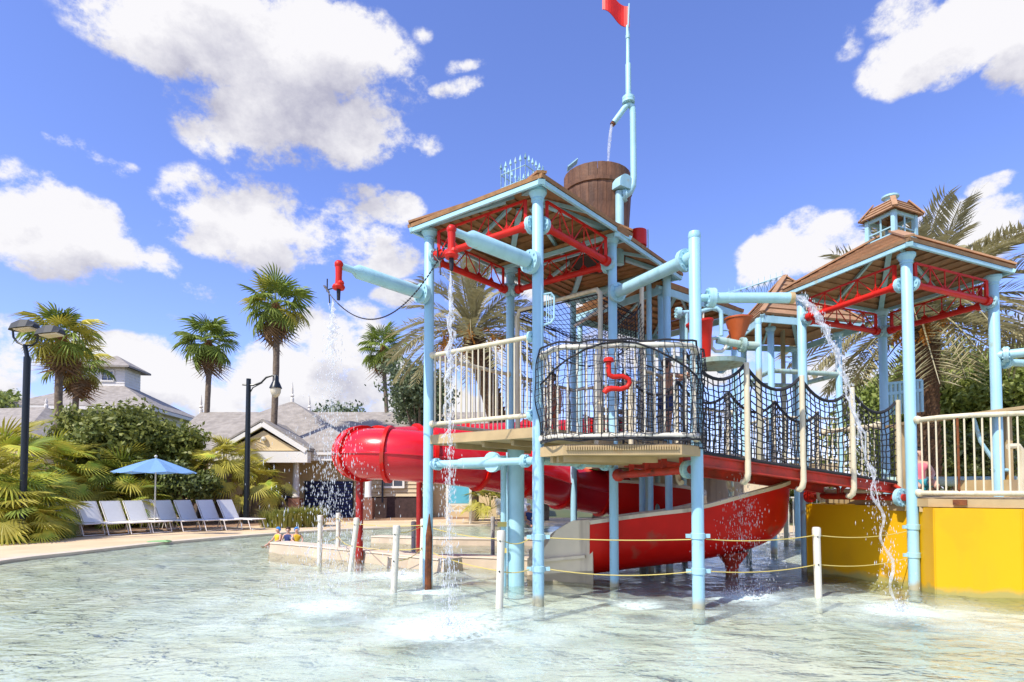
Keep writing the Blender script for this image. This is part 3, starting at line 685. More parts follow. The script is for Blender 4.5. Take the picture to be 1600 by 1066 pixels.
# ------------------------------------------------------------------ rope bridge
def bridge():
    n0 = V((2.2, 7.65, 0)); n1 = V((5.97, 9.25, 0)); off = V((-.50, 1.18, 0)); root = thing('rope_bridge', (4, 9, 0), 'red beamed rope bridge with sagging black nets hung on cream posts', 'bridge')
    zt = lambda t: 1.99 - .40 * t
    for s, o_ in ((0, V((0, 0, 0))), (1, off)):
        a, b = n0 + o_, n1 + o_
        mb = MB(); mb.beam(P3(a, zt(0) - .1), P3(b, zt(1) - .1), .05, .12); mb.beam(P3(a, zt(0) - .025), P3(b, zt(1) - .025), .13, .03); mb.beam(P3(a, zt(0) - .165), P3(b, zt(1) - .165), .10, .02); mb.build('beam', 'redold', root)
    a, b = n0, n1
    N = 34
    me = mesh_of(MB().box((0, 0, 0), (.108, 1.2, .03), 0), 'plank', 'tandeck', False)
    ang = math.atan2((b - a).y, (b - a).x)
    for i in range(N):
        t = (i + .5) / N; o = inst(me, 'plank', root, P3(lerp(a, b, t) + off / 2, zt(t) + .012), (0, 0.1 * 1, ang))
    ts = (0.0, .25, .5, .75, 1.0); tops = (3.3, 3.2, 3.1, 3.0, 2.87)
    side = (off).normalized()
    for s, o_ in ((-1, V((0, 0, 0))), (1, off)):
        for t, z in zip(ts, tops):
            if t == 0: continue
            p = lerp(a, b, t) + o_ + side * s * .09; q = lerp(a, b, t) + o_ - side * s * .02; f = zt(t)
            MB().tube([P3(q, f - .30), P3(lerp(q, p, .4), f - .31), P3(lerp(q, p, .8), f - .27), P3(p, f - .19), P3(p + side * s * .0, z)], [.038, .042, .042, .040, .036], 10).build('net_post', 'cream', root)
        for k in range(4):
            t0, t1 = ts[k], ts[k + 1]
            def fn(u, w):
                t = lerp(t0, t1, u); top = lerp(tops[k], tops[k + 1], u) - (.27 if k else .3) * 4 * u * (1 - u) * .95 - .02
                bot = zt(t) + .0; return P3(lerp(a, b, t) + o_ + side * s * (.06 + .03 * math.sin(math.pi * w) * math.sin(3.14 * u)), lerp(top, bot, w))
            net(root, fn, 11, 12, .009, 'rope', .024, n=4, jit=.01)
    # support at the far end: red pipe with rounded openings above it
    w = (P4 - P1).normalized(); o = MB().tube([P3(P1 + w * .12, 1.36), P3(P4 - w * .1, 1.36)], .055, 12).build('support_pipe', 'redold', root)
    flange(o, P3(P1 + w * .18, 1.36), w, .14); flange(o, P3(P4 - w * .12, 1.36), w, .12, m='red')
    mb = MB()
    pts = [lerp(P1, P4, t) for t in (.1, .32, .36, .6, .64, .86)]
    for k in (0, 2, 4):
        p = pts[k]; q = pts[k + 1]
        mb.tube([P3(p, 1.40), P3(p, 1.50), P3(lerp(p, q, .2), 1.55), P3(lerp(p, q, .8), 1.55), P3(q, 1.5), P3(q, 1.40)], .03, 8)
    mb.build('support_frame', 'redold', root)
    return root
bridge()
# ------------------------------------------------------------------ central tower with the barrel
def central():
    cen = (C + D2) / 2 + (D + C2) / 2; cen = cen / 2
    root = thing('play_tower', (cen.x, cen.y, 0), 'middle water play tower with brown plank roof standing under the big barrel', 'play tower')
    post(root, C2, 5.7, .065); post(root, D2, 5.55, .065, cap=False)
    post(root, (2.55, 10.9, 0), 5.3, .05, cap=False)
    for k, (x, y) in enumerate(((2.55, 11.6), (3.6, 12.4))): post(root, (x, y, 0), 5.2, .06)
    # elbow pipe from the right post over to the left
    q = P3(C2, 5.35); p = P3(D2, 5.5)
    o = MB().tube([p - V((0, 0, .5)), p - V((0, 0, .15)), p + V((-.04, .03, -.04)), p + V((-.15, .1, 0)), lerp(p, q, .5), q], .075, 12).build('pipe', 'blue', root); flange(o, p + V((-.22, .17, 0)), q - p, .13); flange(o, lerp(p, q, .9), q - p, .13)
    cs = expand([C, D, D2, C2], 1.22, 5.42)
    hip_roof(root, cs, P3(cen, 5.95), 9, cut=.25, fascia=.08)
    tp = [lerp(c, P3(cen, 5.95), .72) + V((0, 0, .05)) for c in cs]
    MB().hexa(tp, [p + V((0, 0, .04)) for p in tp]).build('roof_cap', 'roofwood', root)
    deckslab(root, [C, D, D2, C2], 2.35, .12)
    mp = V((2.2, 9.93, 0)); MB().tube([P3(mp, 2.2), P3(mp, 4.95)], .038, 10).build('net_post', 'cream', root)
    d = (mp - D).normalized()
    net(root, lambda u, w: P3(lerp(D, mp, u), lerp(4.35 + .5 * u - .35 * math.sin(math.pi * u * .8), 2.35, w)) + V((.05, -.04, 0)) * math.sin(math.pi * w), 11, 28, .0055, 'rope', .012)
    net(root, lambda u, w: P3(lerp(mp, D2, u), lerp(3.6, 2.35, w)), 10, 12, .0055, 'rope', .012)
    railing(root, [mp, D2], 2.45, 3.5); railing(root, [C2, D2], 2.45, 3.5); railing(root, [C, C2], 2.45, 3.5)
    MB().tube([P3(C2, 4.8), P3(mp, 4.95)], .03, 8).build('net_rail', 'white', root)
    # red drum on the roof with a thin pole
    p = at(997, 372, 11.0); dr = MB().lathe([(.16, -.16), (.16, .13)], p, n=20).build('drum', 'red', root)
    MB().tube([p + V((.19, 0, -.3)), p + V((.19, 0, .16))], .012, 6).build('drum_pole', 'blue', dr)
    return cen
CC = central()
def barrel():
    Y = 10.75; x = at(933, 300, Y).x; zt = at(933, 252, Y - .6).z; zb = zt - 1.6
    root = thing('tipping_barrel', (x, Y, zb), 'big brown wooden tipping barrel on the middle roof under the spout', 'barrel')
    n = 24; r1 = .61; r0 = .50; k = math.pi / n * .97
    mb = MB(); Hh = zt - zb
    def q(r, h, a): return V((r * math.cos(a), r * math.sin(a), h))
    prof = [(r0, 0), (lerp(r0, r1, .4) + .03, Hh * .4), (lerp(r0, r1, .75) + .03, Hh * .75), (r1, Hh)]
    for (ra, ha), (rb, hb) in zip(prof, prof[1:]):
        mb.hexa([q(ra - .035, ha, -k), q(ra, ha, -k), q(ra + .004, ha, 0), q(ra, ha, k), q(ra - .035, ha, k)], [q(rb - .035, hb, -k), q(rb, hb, -k), q(rb + .004, hb, 0), q(rb, hb, k), q(rb - .035, hb, k)])
    me = mesh_of(mb, 'stave', 'barrel', False)
    for i in range(n): inst(me, 'stave', root, (x, Y, zb), (0, 0, 6.2832 * i / n))
    MB().lathe([(r0 - .04, .02), (r1 - .045, Hh - .1)], (x, Y, zb), n=24).build('inside', 'barrelin', root)
    for f in (.82, .2): MB().lathe([(lerp(r0, r1, f) + .018, Hh * f - .04), (lerp(r0, r1, f) + .05, Hh * f - .035), (lerp(r0, r1, f) + .055, Hh * f + .035), (lerp(r0, r1, f) + .02, Hh * f + .04)], (x, Y, zb), n=30, caps=False).build('hoop', 'barrel', root)
    p = at(893, 258, 10.7); MB().board(p + V((-.08, -.08, -.06)), p + V((.1, -.08, .09)), p + V((.1, .1, .09)), p + V((-.08, .1, -.06)), .02).build('lid_flap', 'blue', root)
    # mast
    Ym = 10.2; f = lambda px, py: at(px, py, Ym)
    m = thing('flag_mast', tuple(P3(f(968, 360), 5.9)), 'light blue overflow pipe and mast with a small red flag beside the barrel', 'mast')
    o = MB().tube([f(968, 352) + V((0, 0, -.7)), f(968, 300)], .075, 12).build('support_post', 'blue', m)
    hd = MB(); c = f(972, 292); ax = V((.55, -.83, 0)); sx = V((.83, .55, 0)); hf = [c + sx * (math.cos(a) * .17) + V((0, 0, math.sin(a) * .17)) for a in [math.pi * i / 12 for i in range(13)]] + [c + sx * -.17 - V((0, 0, .07)), c + sx * .17 - V((0, 0, .07))]
    hd.hexa([p_ + ax * .13 for p_ in hf], [p_ - ax * .13 for p_ in hf]); hd.build('hood', 'blue', m)
    pp = MB().tube([f(966, 305), f(976, 306), f(984, 300), f(989, 290), f(990, 275), f(989, 180), f(988, 168), f(983, 163), f(975, 170), f(959, 192)], [.06, .062, .062, .06, .056, .056, .056, .055, .05, .05], 12).build('pipe', 'blue', m)
    flange(pp, f(975, 306), (1, 0, .1), .11); MB().lathe([(.045, 0), (.045, .03)], f(958, 193), f(958, 193) - f(975, 170), 10).build('spout', 'rust', pp)
    ms = MB().tube([f(983, 165), f(982, 152)], .05, 10).build('mast_base', 'blue', m); flange(ms, f(982, 157), (0, 0, 1), .11, .05)
    mm = MB(); mm.tube([f(982, 152), f(981.5, 101), f(981, 99), f(981, 60), f(981, 55), f(980, 40)], [.05, .05, .032, .032, .035, .02], 10)
    mm.lathe([(.04, -.03), (.04, .03)], f(981, 58), n=10); mm.tube([f(981, 60), f(983, 6)], .014, 6); mm.build('mast_pole', 'blue', m)
    fg = MB(); n = 10
    for side in (0, 1):
        for i in range(n):
            t0, t1 = i / n, (i + 1) / n
            def pt(t, top):
                x = 984 - 43 * t; y = (10 if top else 42) - (11 * math.sin(t * 2.2) if top else 24 * t ** .9) + 3 * math.sin(t * 5); y = y - (6 * t if top else 0)
                return at(x, max(y, -12), Ym) + V((0, (.04 * math.sin(t * 6)) + side * .012, 0))
            q = [pt(t0, 0), pt(t1, 0), pt(t1, 1), pt(t0, 1)]
            fg.poly(q if side == 0 else q[::-1])
    fg.build('flag', 'red', m)
    w = MB(); a = f(957, 194); pts = [a + V((-.09 * t, 0, -1.3 * t * t * .55 - .1 * t)) for t in [i / 8 for i in range(9)]]
    w.tube(pts, [.018 + .012 * random.random() for _ in pts], 6); tag(w.build('spout_water', 'stream', org=a), 'thin stream of water falling from the mast spout into the barrel', 'water stream', kind='stuff')
barrel()
# big side roof running back to the right
def side_roof():
    a = at(1038, 420, 10.7); z = a.z
    a = V((2.75, 10.75, 5.25)); b = V((4.95, 12.48, 5.25)); bk = V((-1.5, 2.0, 0)); c = b + bk; d = a + bk
    root = thing('shade_roof', (4, 12.5, 0), 'long brown plank roof behind the tall blue post, its stepped boards seen from below', 'roof')
    r0 = lerp(a, d, .5) + (b - a) * .22 + V((0, 0, .75)); r1 = lerp(b, c, .5) - (b - a) * .22 + V((0, 0, .75))
    hip_roof(root, [a, b, c, d], [r0, r1, r1, r0], 9, caps=False, rise=.06, board_t=.05, fascia=.17)
    for p in (a, b, c, d):
        q = lerp(p, (a + c) / 2, .12); post(root, (q.x, q.y, 0), 5.12, .06, z0=1.9)
    pipe(root, lerp(a, d, .2) - V((0, 0, 1.15)), lerp(b, c, .2) - V((0, 0, 1.15)), .06, m='blue_old')
    deckslab(root, [lerp(a, c, .08), lerp(b, d, .08), lerp(c, a, .08), lerp(d, b, .08)], 2.05, .14)
    railing(root, [lerp(a, c, .08), lerp(b, d, .08)], 2.15, 3.1); 
    net(root, lambda u, w: P3(lerp(d, c, u), 3.2 - .2 * math.sin(math.pi * u) - w * 1.1), 40, 14, .008, 'rope', .015)
    for t, m_, nm in ((.25, 'stone', 'step_block'), (.5, 'stone', 'step_block'), (.72, 'stone', 'step_block')):
        q = lerp(a, b, t) + bk * .4; MB().box(P3(q, 2.25 + .1 * t), (.8, .5, .4), .66).build(nm, m_, root)
    pn = MB(); q = lerp(a, b, .3) + bk * .75
    for k in range(7): pn.box(P3(q, 2.2 + k * .16) , (1.0, .04, .11), .66)
    pn.build('slat_panel', 'roofwood_sun', root)
side_roof()
def buckets():
    for px, py0, py1, Y, m, r, lab in ((1105, 502, 566, 9.3, 'red', .20, 'red cone shaped tipping bucket hanging just right of the tall blue post'), (1150, 497, 546, 9.7, 'orange', .21, 'orange cone shaped tipping bucket hanging under the side roof')):
        p = at(px, py1, Y); q = at(px, py0, Y); h = q.z - p.z; root = thing('tipping_bucket', tuple(p), lab, 'bucket')
        MB().lathe([(.03, 0), (.05, .0), (r * .62, h * .5), (r, h * .93), (r * 1.08, h * .95), (r * 1.08, h), (r * .98, h), (r * .55, h * .5), (.02, .04)], p, (-.18 if m == 'red' else .1, 0, 1), 24).build('bucket_body', m, root)
        MB().tube([p + V((-r, 0, h * .6)), p + V((r, 0, h * .6))], .012, 6).build('axle', 'blue', root)
    root = thing('bucket_frame', tuple(P3(at(1127, 500, 9.5), 3.3)), 'light blue bent pipework holding the two cone buckets above the rope bridge', 'pipe frame')
    f = lambda x, y, Y=9.5: at(x, y, Y)
    MB().tube([f(1058, 489), f(1075, 488), f(1095, 487), f(1112, 482), f(1120, 482), f(1126, 487), f(1127, 495), f(1127, 525)], .035, 10).build('pipe', 'blue', root)
    MB().tube([f(1073, 489), f(1073, 545)], .03, 8).build('pipe', 'blue', root); flange(root, f(1060, 489), (1, 0, 0), .09)
    MB().tube([f(1099, 484), f(1099, 506)], .014, 6).build('hanger', 'white', root)
    MB().tube([f(1112, 530), f(1112, 543), f(1118, 549), f(1128, 549), f(1134, 543), f(1134, 532), f(1120, 528), f(1112, 530)], .03, 8).build('loop_pipe', 'white', root)
    MB().tube([f(1120, 531), f(1160, 539), f(1185, 540)], .06, 12).build('pipe', 'blue_old', root); flange(root, f(1160, 539), (1, 0, -.1), .12, m='blue_old')
    MB().lathe([(.30, 0), (.42, .03), (.44, .10), (.40, .10)], f(1120, 575), n=24).build('basin', 'blue_old', root)
    post(root, tuple(P3(f(1185, 540), 0)), f(1185, 500).z, .05, z0=1.8)
buckets()
# ------------------------------------------------------------------ small far pavilion
def pavilion():
    q = [V((6.17, 14.0, 0)), V((8.06, 14.5, 0)), V((7.75, 16.1, 0)), V((6.27, 15.9, 0))]; cen = sum(q, V((0, 0, 0))) / 4
    root = thing('pavilion', tuple(cen), 'small far pavilion with sunlit brown hip roof between the rope bridge posts', 'pavilion')
    for p in q: post(root, p, 5.35, .075, capital=True, cap=False)
    cs = expand(q, 1.5, 5.5); ap = P3(cen, 6.95)
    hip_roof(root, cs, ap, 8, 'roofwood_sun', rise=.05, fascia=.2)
    for a, b in zip(q, q[1:] + q[:1]): MB().tube([P3(a, 4.3), P3(b, 4.3)], .06, 10).build('pipe', 'blue_old', root)
    deckslab(root, q, 2.1, .13); railing(root, [q[0], q[1]], 2.2, 3.2, sp=.14); railing(root, [q[3], q[0]], 2.2, 3.2, sp=.14)
    # leaning lattice cresting beside it
    l = thing('lattice_mast', tuple(at(1180, 452, 16)), 'pale blue lattice truss crest above the far brown roof', 'lattice')
    a0, a1 = at(1130, 462, 16), at(1222, 431, 16); b0, b1 = at(1130, 459, 16.35), at(1215, 436, 16.35); n = 10; mb = MB()
    lo0, lo1 = at(1130, 470, 16.2), at(1222, 462, 16.2)
    for p, r_ in ((a0, a1), (b0, b1), (lo0, lo1)): mb.tube([p, r_], .012, 5)
    for i in range(n):
        s, t = i / n, (i + 1) / n
        mb.tube([lerp(a0, a1, s), lerp(lo0, lo1, t)], .009, 4); mb.tube([lerp(lo0, lo1, s), lerp(a0, a1, t)], .009, 4); mb.tube([lerp(a0, a1, s), lerp(b0, b1, t)], .009, 4); mb.tube([lerp(a0, a1, t), lerp(lo0, lo1, t)], .008, 4)
        mb.tube([lerp(a0, a1, t), lerp(a0, a1, t) + V((0, 0, .14))], .007, 4)
    mb.build('lattice', 'blue', l); post(l, tuple(P3(lo1, 0)), lo1.z, .06)
pavilion()
# ------------------------------------------------------------------ right tower
def right_tower():
    q = [P1, P2, P3_, P4]; cen = sum(q, V((0, 0, 0))) / 4
    root = thing('play_tower', tuple(cen), 'right water play tower with a lantern cupola on its brown roof above the yellow wall', 'play tower')
    for p in q: post(root, p, 5.08, .078, capital=True, cap=False, collar=(.5, .92) if p is P1 else None)
    for i in range(4): truss(root, q[i], q[(i + 1) % 4], 4.62, 4.96, n=5)
    cs = expand(q, 1.23, 5.16); ap = P3(cen, 6.02)
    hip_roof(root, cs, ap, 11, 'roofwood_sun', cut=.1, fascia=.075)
    # cupola
    cq = [lerp(c, ap, .80) for c in cs]; c0 = [P3(c, 5.83) for c in cq]
    cu = MB()
    for p in c0:
        cu.box(P3(p, 6.02), (.07, .07, .5), .43)
    for a, b in zip(c0, c0[1:] + c0[:1]):
        cu.beam(P3(a, 5.86), P3(b, 5.86), .03, .05); cu.beam(P3(a, 6.0), P3(b, 6.0), .02, .02); cu.beam(P3(a, 6.24), P3(b, 6.24), .04, .06); m_ = (a + b) / 2; cu.beam(P3(m_, 5.86), P3(m_, 6.24), .022, .022)
    cup = cu.build('cupola', 'blue', root)
    ce = [P3(cen + (p - cen) * 1.42, 6.25) for p in c0]; ct = P3(cen, 6.62)
    cm = [P3(cen + (p - cen) * .75, 6.52) for p in c0]
    for i in range(4):
        a, b = ce[i], ce[(i + 1) % 4]; ma, mb_ = cm[i], cm[(i + 1) % 4]
        for k in range(4):
            f0, f1 = k / 4, min(1, (k + 1.25) / 4); MB().board(lerp(a, ma, f0) + V((0, 0, .03)), lerp(b, mb_, f0) + V((0, 0, .03)), lerp(b, mb_, f1), lerp(a, ma, f1), .02).build('plank', 'roofwood_sun', cup, smooth=False)
        MB().board(ma, mb_, lerp(mb_, ct, .7), lerp(ma, ct, .7), .02).build('plank', 'roofwood_sun', cup, smooth=False)
        MB().beam(lerp(a, ma, .02) + V((0, 0, .035)), ma + V((0, 0, .035)), .08, .02).build('hip_cap', 'roofwood_sun', cup)
    MB().lathe([(.09, 0), (.09, .06), (.14, .09), (.14, .12), (.05, .13)], P3(cen, 6.56), n=14).build('finial', 'blue', cup)
    # deck and railings
    dz = 1.36
    poly = [(6.0, 9.15), (6.05, 8.62), (6.35, 8.30), (7.0, 7.95), (8.6, 7.9), (10.5, 8.6), (10.6, 11.5), (7.6, 12.4), (5.75, 10.9)]
    deckslab(root, poly, dz, .13)
    railing(root, [(6.05, 8.80), (6.16, 8.5), (6.4, 8.26), (7.02, 7.98), (8.0, 7.90), (9.2, 8.0), (10.3, 8.5)], 1.43, 2.52, .036, .095, 'cream', rb=.012)
    MB().tube([(6.30, 8.345, 1.44), (6.30, 8.345, 2.5)], .016, 6).build('rusty_baluster', 'rust', root)
    MB().box((6.30, 8.335, 1.30), (.16, .07, .075), -.78).build('rust_stain_plate', 'rust', root)
    railing(root, [(5.55, 10.5), (5.82, 9.4)], 1.45, 2.5, .04, .12, 'cream')
    MB().box((8.9, 10.4, 1.50), (1.9, .9, .28), .3).build('bench_block', 'tan', root)
    MB().tube([(6.9, 10.9, 1.62), (9.4, 10.0, 1.62)], .09, 12).build('floor_pipe', 'blue_old', root)
    mb = MB(); mb.board((6.6, 9.9, 2.62), (8.4, 9.5, 2.85), (8.5, 10.2, 2.85), (6.7, 10.6, 2.62), .05); mb.beam((6.7, 10.2, 1.4), (6.7, 10.2, 2.6), .1, .1, (1, 0, 0)); mb.beam((8.3, 9.9, 1.4), (8.3, 9.9, 2.8), .1, .1, (1, 0, 0)); mb.build('shelf', 'tan', root)
    # blue crest panel and pipes at right
    mb = MB(); a, b = at(1385, 612, 12.2), at(1440, 606, 12.2); mb.beam(a - V((0, 0, .05)), b - V((0, 0, .05)), .05, .06); mb.beam(a + V((0, 0, .16)), b + V((0, 0, .16)), .05, .05)
    for k in range(9): p = lerp(a, b, k / 8); mb.beam(p - V((0, 0, .5)), p + V((0, 0, .16)), .04, .05, (1, 0, 0))
    mb.build('crest_panel', 'blue', root)
    p = P3(P2, at(1560, 556, 9.84).z); pipe(root, p, p + V((1.2, -1.0, .0)), .075, f0=.14, f1=0); p = P3(P2, at(1560, 566, 9.84).z); pipe(root, p, p + V((1.5, .2, 0)), .06, f0=.2, f1=0)
    p = P3(P2, 2.3); pipe(root, p - V((.08, 0, .5)), p + V((.15, 0, -.5)), .03, fl=False); MB().tube([at(1520, 650, 9.9), at(1532, 690, 9.9), at(1556, 725, 9.9)], .03, 8).build('brace', 'blue', root)
    MB().tube([at(1575, 698, 8.9), at(1590, 697, 8.9), at(1596, 705, 8.9), at(1596, 770, 8.9)], .045, 8).build('grab_loop', 'cream', root)
    return root
right_tower()
def yellow_wall():
    pts = [atz(1262, 893), atz(1384, 911), atz(1432, 918), atz(1462, 929), atz(1600, 938), V((8.6, 7.95, 0)), V((10.5, 8.6, 0)), V((10.6, 11.5, 0)), V((7.6, 12.4, 0)), V((6.2, 11.6, 0))]
    root = thing('pool_wall', (7.5, 9.8, 0), 'bright yellow faceted wall rising from the water below the right tower', 'wall')
    n = len(pts)
    for i in range(n):
        a, b = pts[i], pts[(i + 1) % n]; zt = 1.225; rec = .22 if i == 0 else 0
        nrm = (b - a).cross(V((0, 0, 1))).normalized(); zt = 1.22
        MB().beam(P3(a, (zt - .2) / 2) - nrm * .06, P3(b, (zt - .2) / 2) - nrm * .06, .12, zt + .2).build('wall_panel', 'yellow', root, smooth=False)
    for p in pts[:5]: MB().lathe([(.012, -.19), (.012, 1.2)], p, n=6).build('seam', 'yellow', root)
yellow_wall()
# ------------------------------------------------------------------ slide
def crom(P, n):
    P = [V(p) for p in P]; out = []
    for i in range(len(P) - 1):
        p0 = P[max(i - 1, 0)]; p1 = P[i]; p2 = P[i + 1]; p3 = P[min(i + 2, len(P) - 1)]
        for k in range(n):
            t = k / n; out.append(.5 * ((2 * p1) + (p2 - p0) * t + (2 * p0 - 5 * p1 + 4 * p2 - p3) * t * t + (3 * p1 - p0 - 3 * p2 + p3) * t ** 3))
    out.append(P[-1]); return out
def slide():
    root = thing('tube_slide', (0, 11.5, 0), 'shiny red tube slide that bends round and opens into a red and cream flume', 'slide')
    tp = crom([(2.6, 14.2, 2.75), (.8, 13.9, 2.62), (-1.0, 13.2, 2.46), (-2.3, 12.55, 2.34), (-2.95, 11.7, 2.2), (-2.75, 10.95, 2.14), (-2.0, 10.75, 2.10), (-.9, 11.1, 2.0), (.2, 11.8, 1.80), (1.3, 12.6, 1.50), (2.4, 13.0, 1.35)], 8)
    MB().tube(tp, .47, 28, caps=False).build('tube', 'pinkslide', root)
    def frame(pts, i):
        t = (pts[min(i + 1, len(pts) - 1)] - pts[max(i - 1, 0)]).normalized(); s = t.cross(V((0, 0, 1))).normalized(); return t, s, s.cross(t)
    for i in range(4, len(tp) - 1, 6):
        t, s, u = frame(tp, i); MB().lathe([(.47, -.035), (.525, -.032), (.525, .032), (.47, .035)], tp[i], t, 28, caps=False).build('joint_ring', 'redslide', root)
    for sg in (-1, 1):
        mb = MB(); q = []
        for i in range(len(tp)):
            t, s, u = frame(tp, i); q.append(tp[i] + s * sg * .478)
        mb.tube(q, .018, 6); mb.build('seam_rib', 'pinkslide', root)
    # open flume
    fp = crom([(2.2, 12.95, 1.12), (3.3, 12.75, 1.05), (4.1, 12.0, .98), (4.35, 11.1, .88), (3.95, 10.4, .75), (3.1, 10.12, .60), (2.1, 10.08, .48), (1.25, 10.1, .36)], 8)
    rs = .64; n = 16; outer = []; inner = []
    for i in range(len(fp)):
        t, s, u = frame(fp, i); f = i / (len(fp) - 1)
        hi = .62 + .25 * math.sin(math.pi * min(f * 1.3, 1)) + .42 * max(0, min(1, (.46 - f) / .2)) ; lo = .52
        row = []
        for k in range(n + 1):
            a = math.pi * (k / n) ; x = -math.cos(a); y = -math.sin(a)
            # outside of the bend is on the left of travel here (s points right)
            sx = x * (rs + .05); base = fp[i] + s * sx + V((0, 0, (y + 1) * .55 - .32))
            row.append(base)
        sideL = row[0] + V((0, 0, hi - .25)) - s * .05; sideR = row[-1] + V((0, 0, lo - .22)) + s * .05
        outer.append([sideL] + row + [sideR])
    def strip(rows, off):
        mb = MB(); 
        for r in rows: mb.v += [tuple(p) for p in r]
        w = len(rows[0])
        for i in range(len(rows) - 1):
            for k in range(w - 1): mb.f.append((i * w + k, i * w + k + 1, (i + 1) * w + k + 1, (i + 1) * w + k))
        return mb
    strip(outer, 0).build('flume_shell', 'redslide', root)
    ins = [[lerp(p, fp[i] + V((0, 0, .35)), .045) for p in r] for i, r in enumerate(outer)]
    strip(ins, 0).build('flume_lining', 'creamslide', root)
    for k, nm in ((0, 'rim'), (-1, 'rim')):
        mb = MB(); q = [r[k] for r in outer]
        for i in range(len(q) - 1): mb.beam(q[i] + V((0, 0, .0)), q[i + 1] + V((0, 0, .0)), .10, .06)
        mb.build('rim', 'creamslide', root)
    # run-out box at the foot
    e = fp[-1]
    a = V((1.28, 9.42, 0)); b = V((.25, 9.75, 0)); c = V((.3, 10.6, 0)); d = V((1.3, 10.75, 0))
    for p, q, z0, z1 in ((a, b, 1.0, .35), (d, c, .9, .4)):
        mb = MB()
        prof = [P3(p, -.18), P3(q, -.18), P3(q, z1), P3(lerp(p, q, .75), z1 + .15), P3(lerp(p, q, .55), z0 - .18), P3(lerp(p, q, .3), z0 - .02), P3(p, z0)]
        nrm = V((.3, .95, 0)) * .07; mb.hexa(prof, [v_ + nrm for v_ in prof]); mb.build('run_out_wall', 'creamslide', root)
    mb = MB(); mb.hexa([P3(p, -.18) for p in (a, b, c, d)], [P3(a, .2), P3(b, .08), P3(c, .08), P3(d, .2)]); mb.build('run_out_floor', 'creamslide', root)
    MB().beam(P3(lerp(a, b, .1), .42) - V((.02, .03, 0)), P3(lerp(a, b, .95), .30) - V((.02, .03, 0)), .05, .05).build('trim', 'creamslide', root)
    # supports
    for (px, py), zt, m_ in (((561, 880), 1.72, 'red'), ((655, 862), 1.6, 'red')):
        p = atz(px, py); p.y = p.y; s_ = MB().lathe([(.075, -.2), (.075, 1.8)], P3((p.x, p.y), 0), n=14).build('support', 'maroon', root)
    MB().lathe([(.12, -.2), (.1, .1), (.12, .2), (.28, .42)], (3.75, 10.15, 0), n=14).build('support', 'redold', root)
    for x, y in ((3.0, 12.2), (2.75, 12.0), (4.9, 12.3), (4.4, 11.9)): MB().lathe([(.055, -.2), (.055, 2.1)], (x, y, 0), n=12).build('support', 'blue_old', root)
slide()
# white inner basin wall behind the slide (second flume, cream)
# ------------------------------------------------------------------ pool walls, bollards, ropes
def curbs():
    defs = [([(418, 864), (470, 869), (530, 876), (600, 884), (690, 896)], .36, .21, 'low cream pool curb running from the children to the bollards', 'a'),
            ([(604, 888), (660, 889), (700, 886), (770, 889), (838, 893)], .3, .18, 'low pinkish curb in the water behind the white bollards', 'b'),
            ([(578, 848), (680, 852), (800, 853), (920, 853), (1010, 853)], .35, .15, 'far low cream curb across the pool below the blue sign', 'c')]
    for px, w, h, lab, _ in defs:
        pts = [atz(*p) for p in px]; root = thing('pool_curb', tuple(pts[0]), lab, 'curb')
        bt = []; L_, R_ = [], []
        for i, p in enumerate(pts):
            t = (pts[min(i + 1, len(pts) - 1)] - pts[max(i - 1, 0)]).normalized(); s = V((-t.y, t.x, 0)); L_.append(p); R_.append(p + s * w * 1.6)
        mb = MB(); mb.hexa([P3(p, -.19) for p in L_ + R_[::-1]], [P3(lerp(p, q, .12), h) for p, q in zip(L_ + R_[::-1], R_ + L_[::-1])]); mb.build('curb_body', 'curb', root, smooth=False)
        mb = MB(); mb.hexa([P3(lerp(p, q, .08), h + .004) for p, q in zip(L_ + R_[::-1], R_ + L_[::-1])], [P3(lerp(p, q, .10), h + .03) for p, q in zip(L_ + R_[::-1], R_ + L_[::-1])]); mb.build('curb_top', 'coping', root, smooth=False)
curbs()
bolls = [(499, 882, 1, 'white bollard on the far left of the rope line'), (528, 872, 0, 'white bollard just behind the leftmost one'), (547, 893, 9, 'leaning white bollard in front of the red slide support'), (615, 927, 3, 'white bollard standing nearest the camera left of the rusty stake'),
         (659, 898, 2, 'white bollard beside the rusty stake'), (780, 950, 2, 'thick white bollard in front of the wide blue centre pipe'), (1279, 935, -1, 'white bollard before the shaded yellow wall'), (646, 874, 0, 'weathered grey bollard behind the left tower post'), (770, 858, 0, 'small grey bollard near the far curb')]
BT = {}
for i, (px, py, lean, lab) in enumerate(bolls):
    p = atz(px, py); o = thing('bollard', tuple(p), lab, 'bollard', 'pipe bollards carrying the ropes'); r = .048; hh = .97 if i < 7 else .8
    top = p + V((lean * .012, .0, hh))
    mk = 'white' if i < 7 else 'ropegrey'
    MB().tube([p - V((lean * .002, 0, .19)), top - V((0, 0, .12))], r, 14).build('pipe', mk, o)
    MB().lathe([(r * 1.12, -.13), (r * 1.16, -.12), (r * 1.16, -.03), (r * 1.0, -.005), (r * .6, 0)], top, n=14).build('cap', mk, o)
    for z in (.46, .84): q = lerp(p, top, z / hh); MB().ball(q + V((-.01, -r, 0)), .012, 6).build('bolt', 'chain', o)
    BT[i] = (p, top, hh)
def rope(pairs, lab):
    a, b, sag, nm = pairs; mb = MB(); n = 14; mb.tube([lerp(a, b, k / n) - V((0, 0, sag * 4 * (k / n) * (1 - k / n))) for k in range(n + 1)], .007, 5); o = mb.build('rope', 'yrope', org=a); tag(o, lab, 'rope', 'thin yellow ropes strung between posts over the water')
def bp(i, z): p, t, h = BT[i]; return lerp(p, t, z / h)
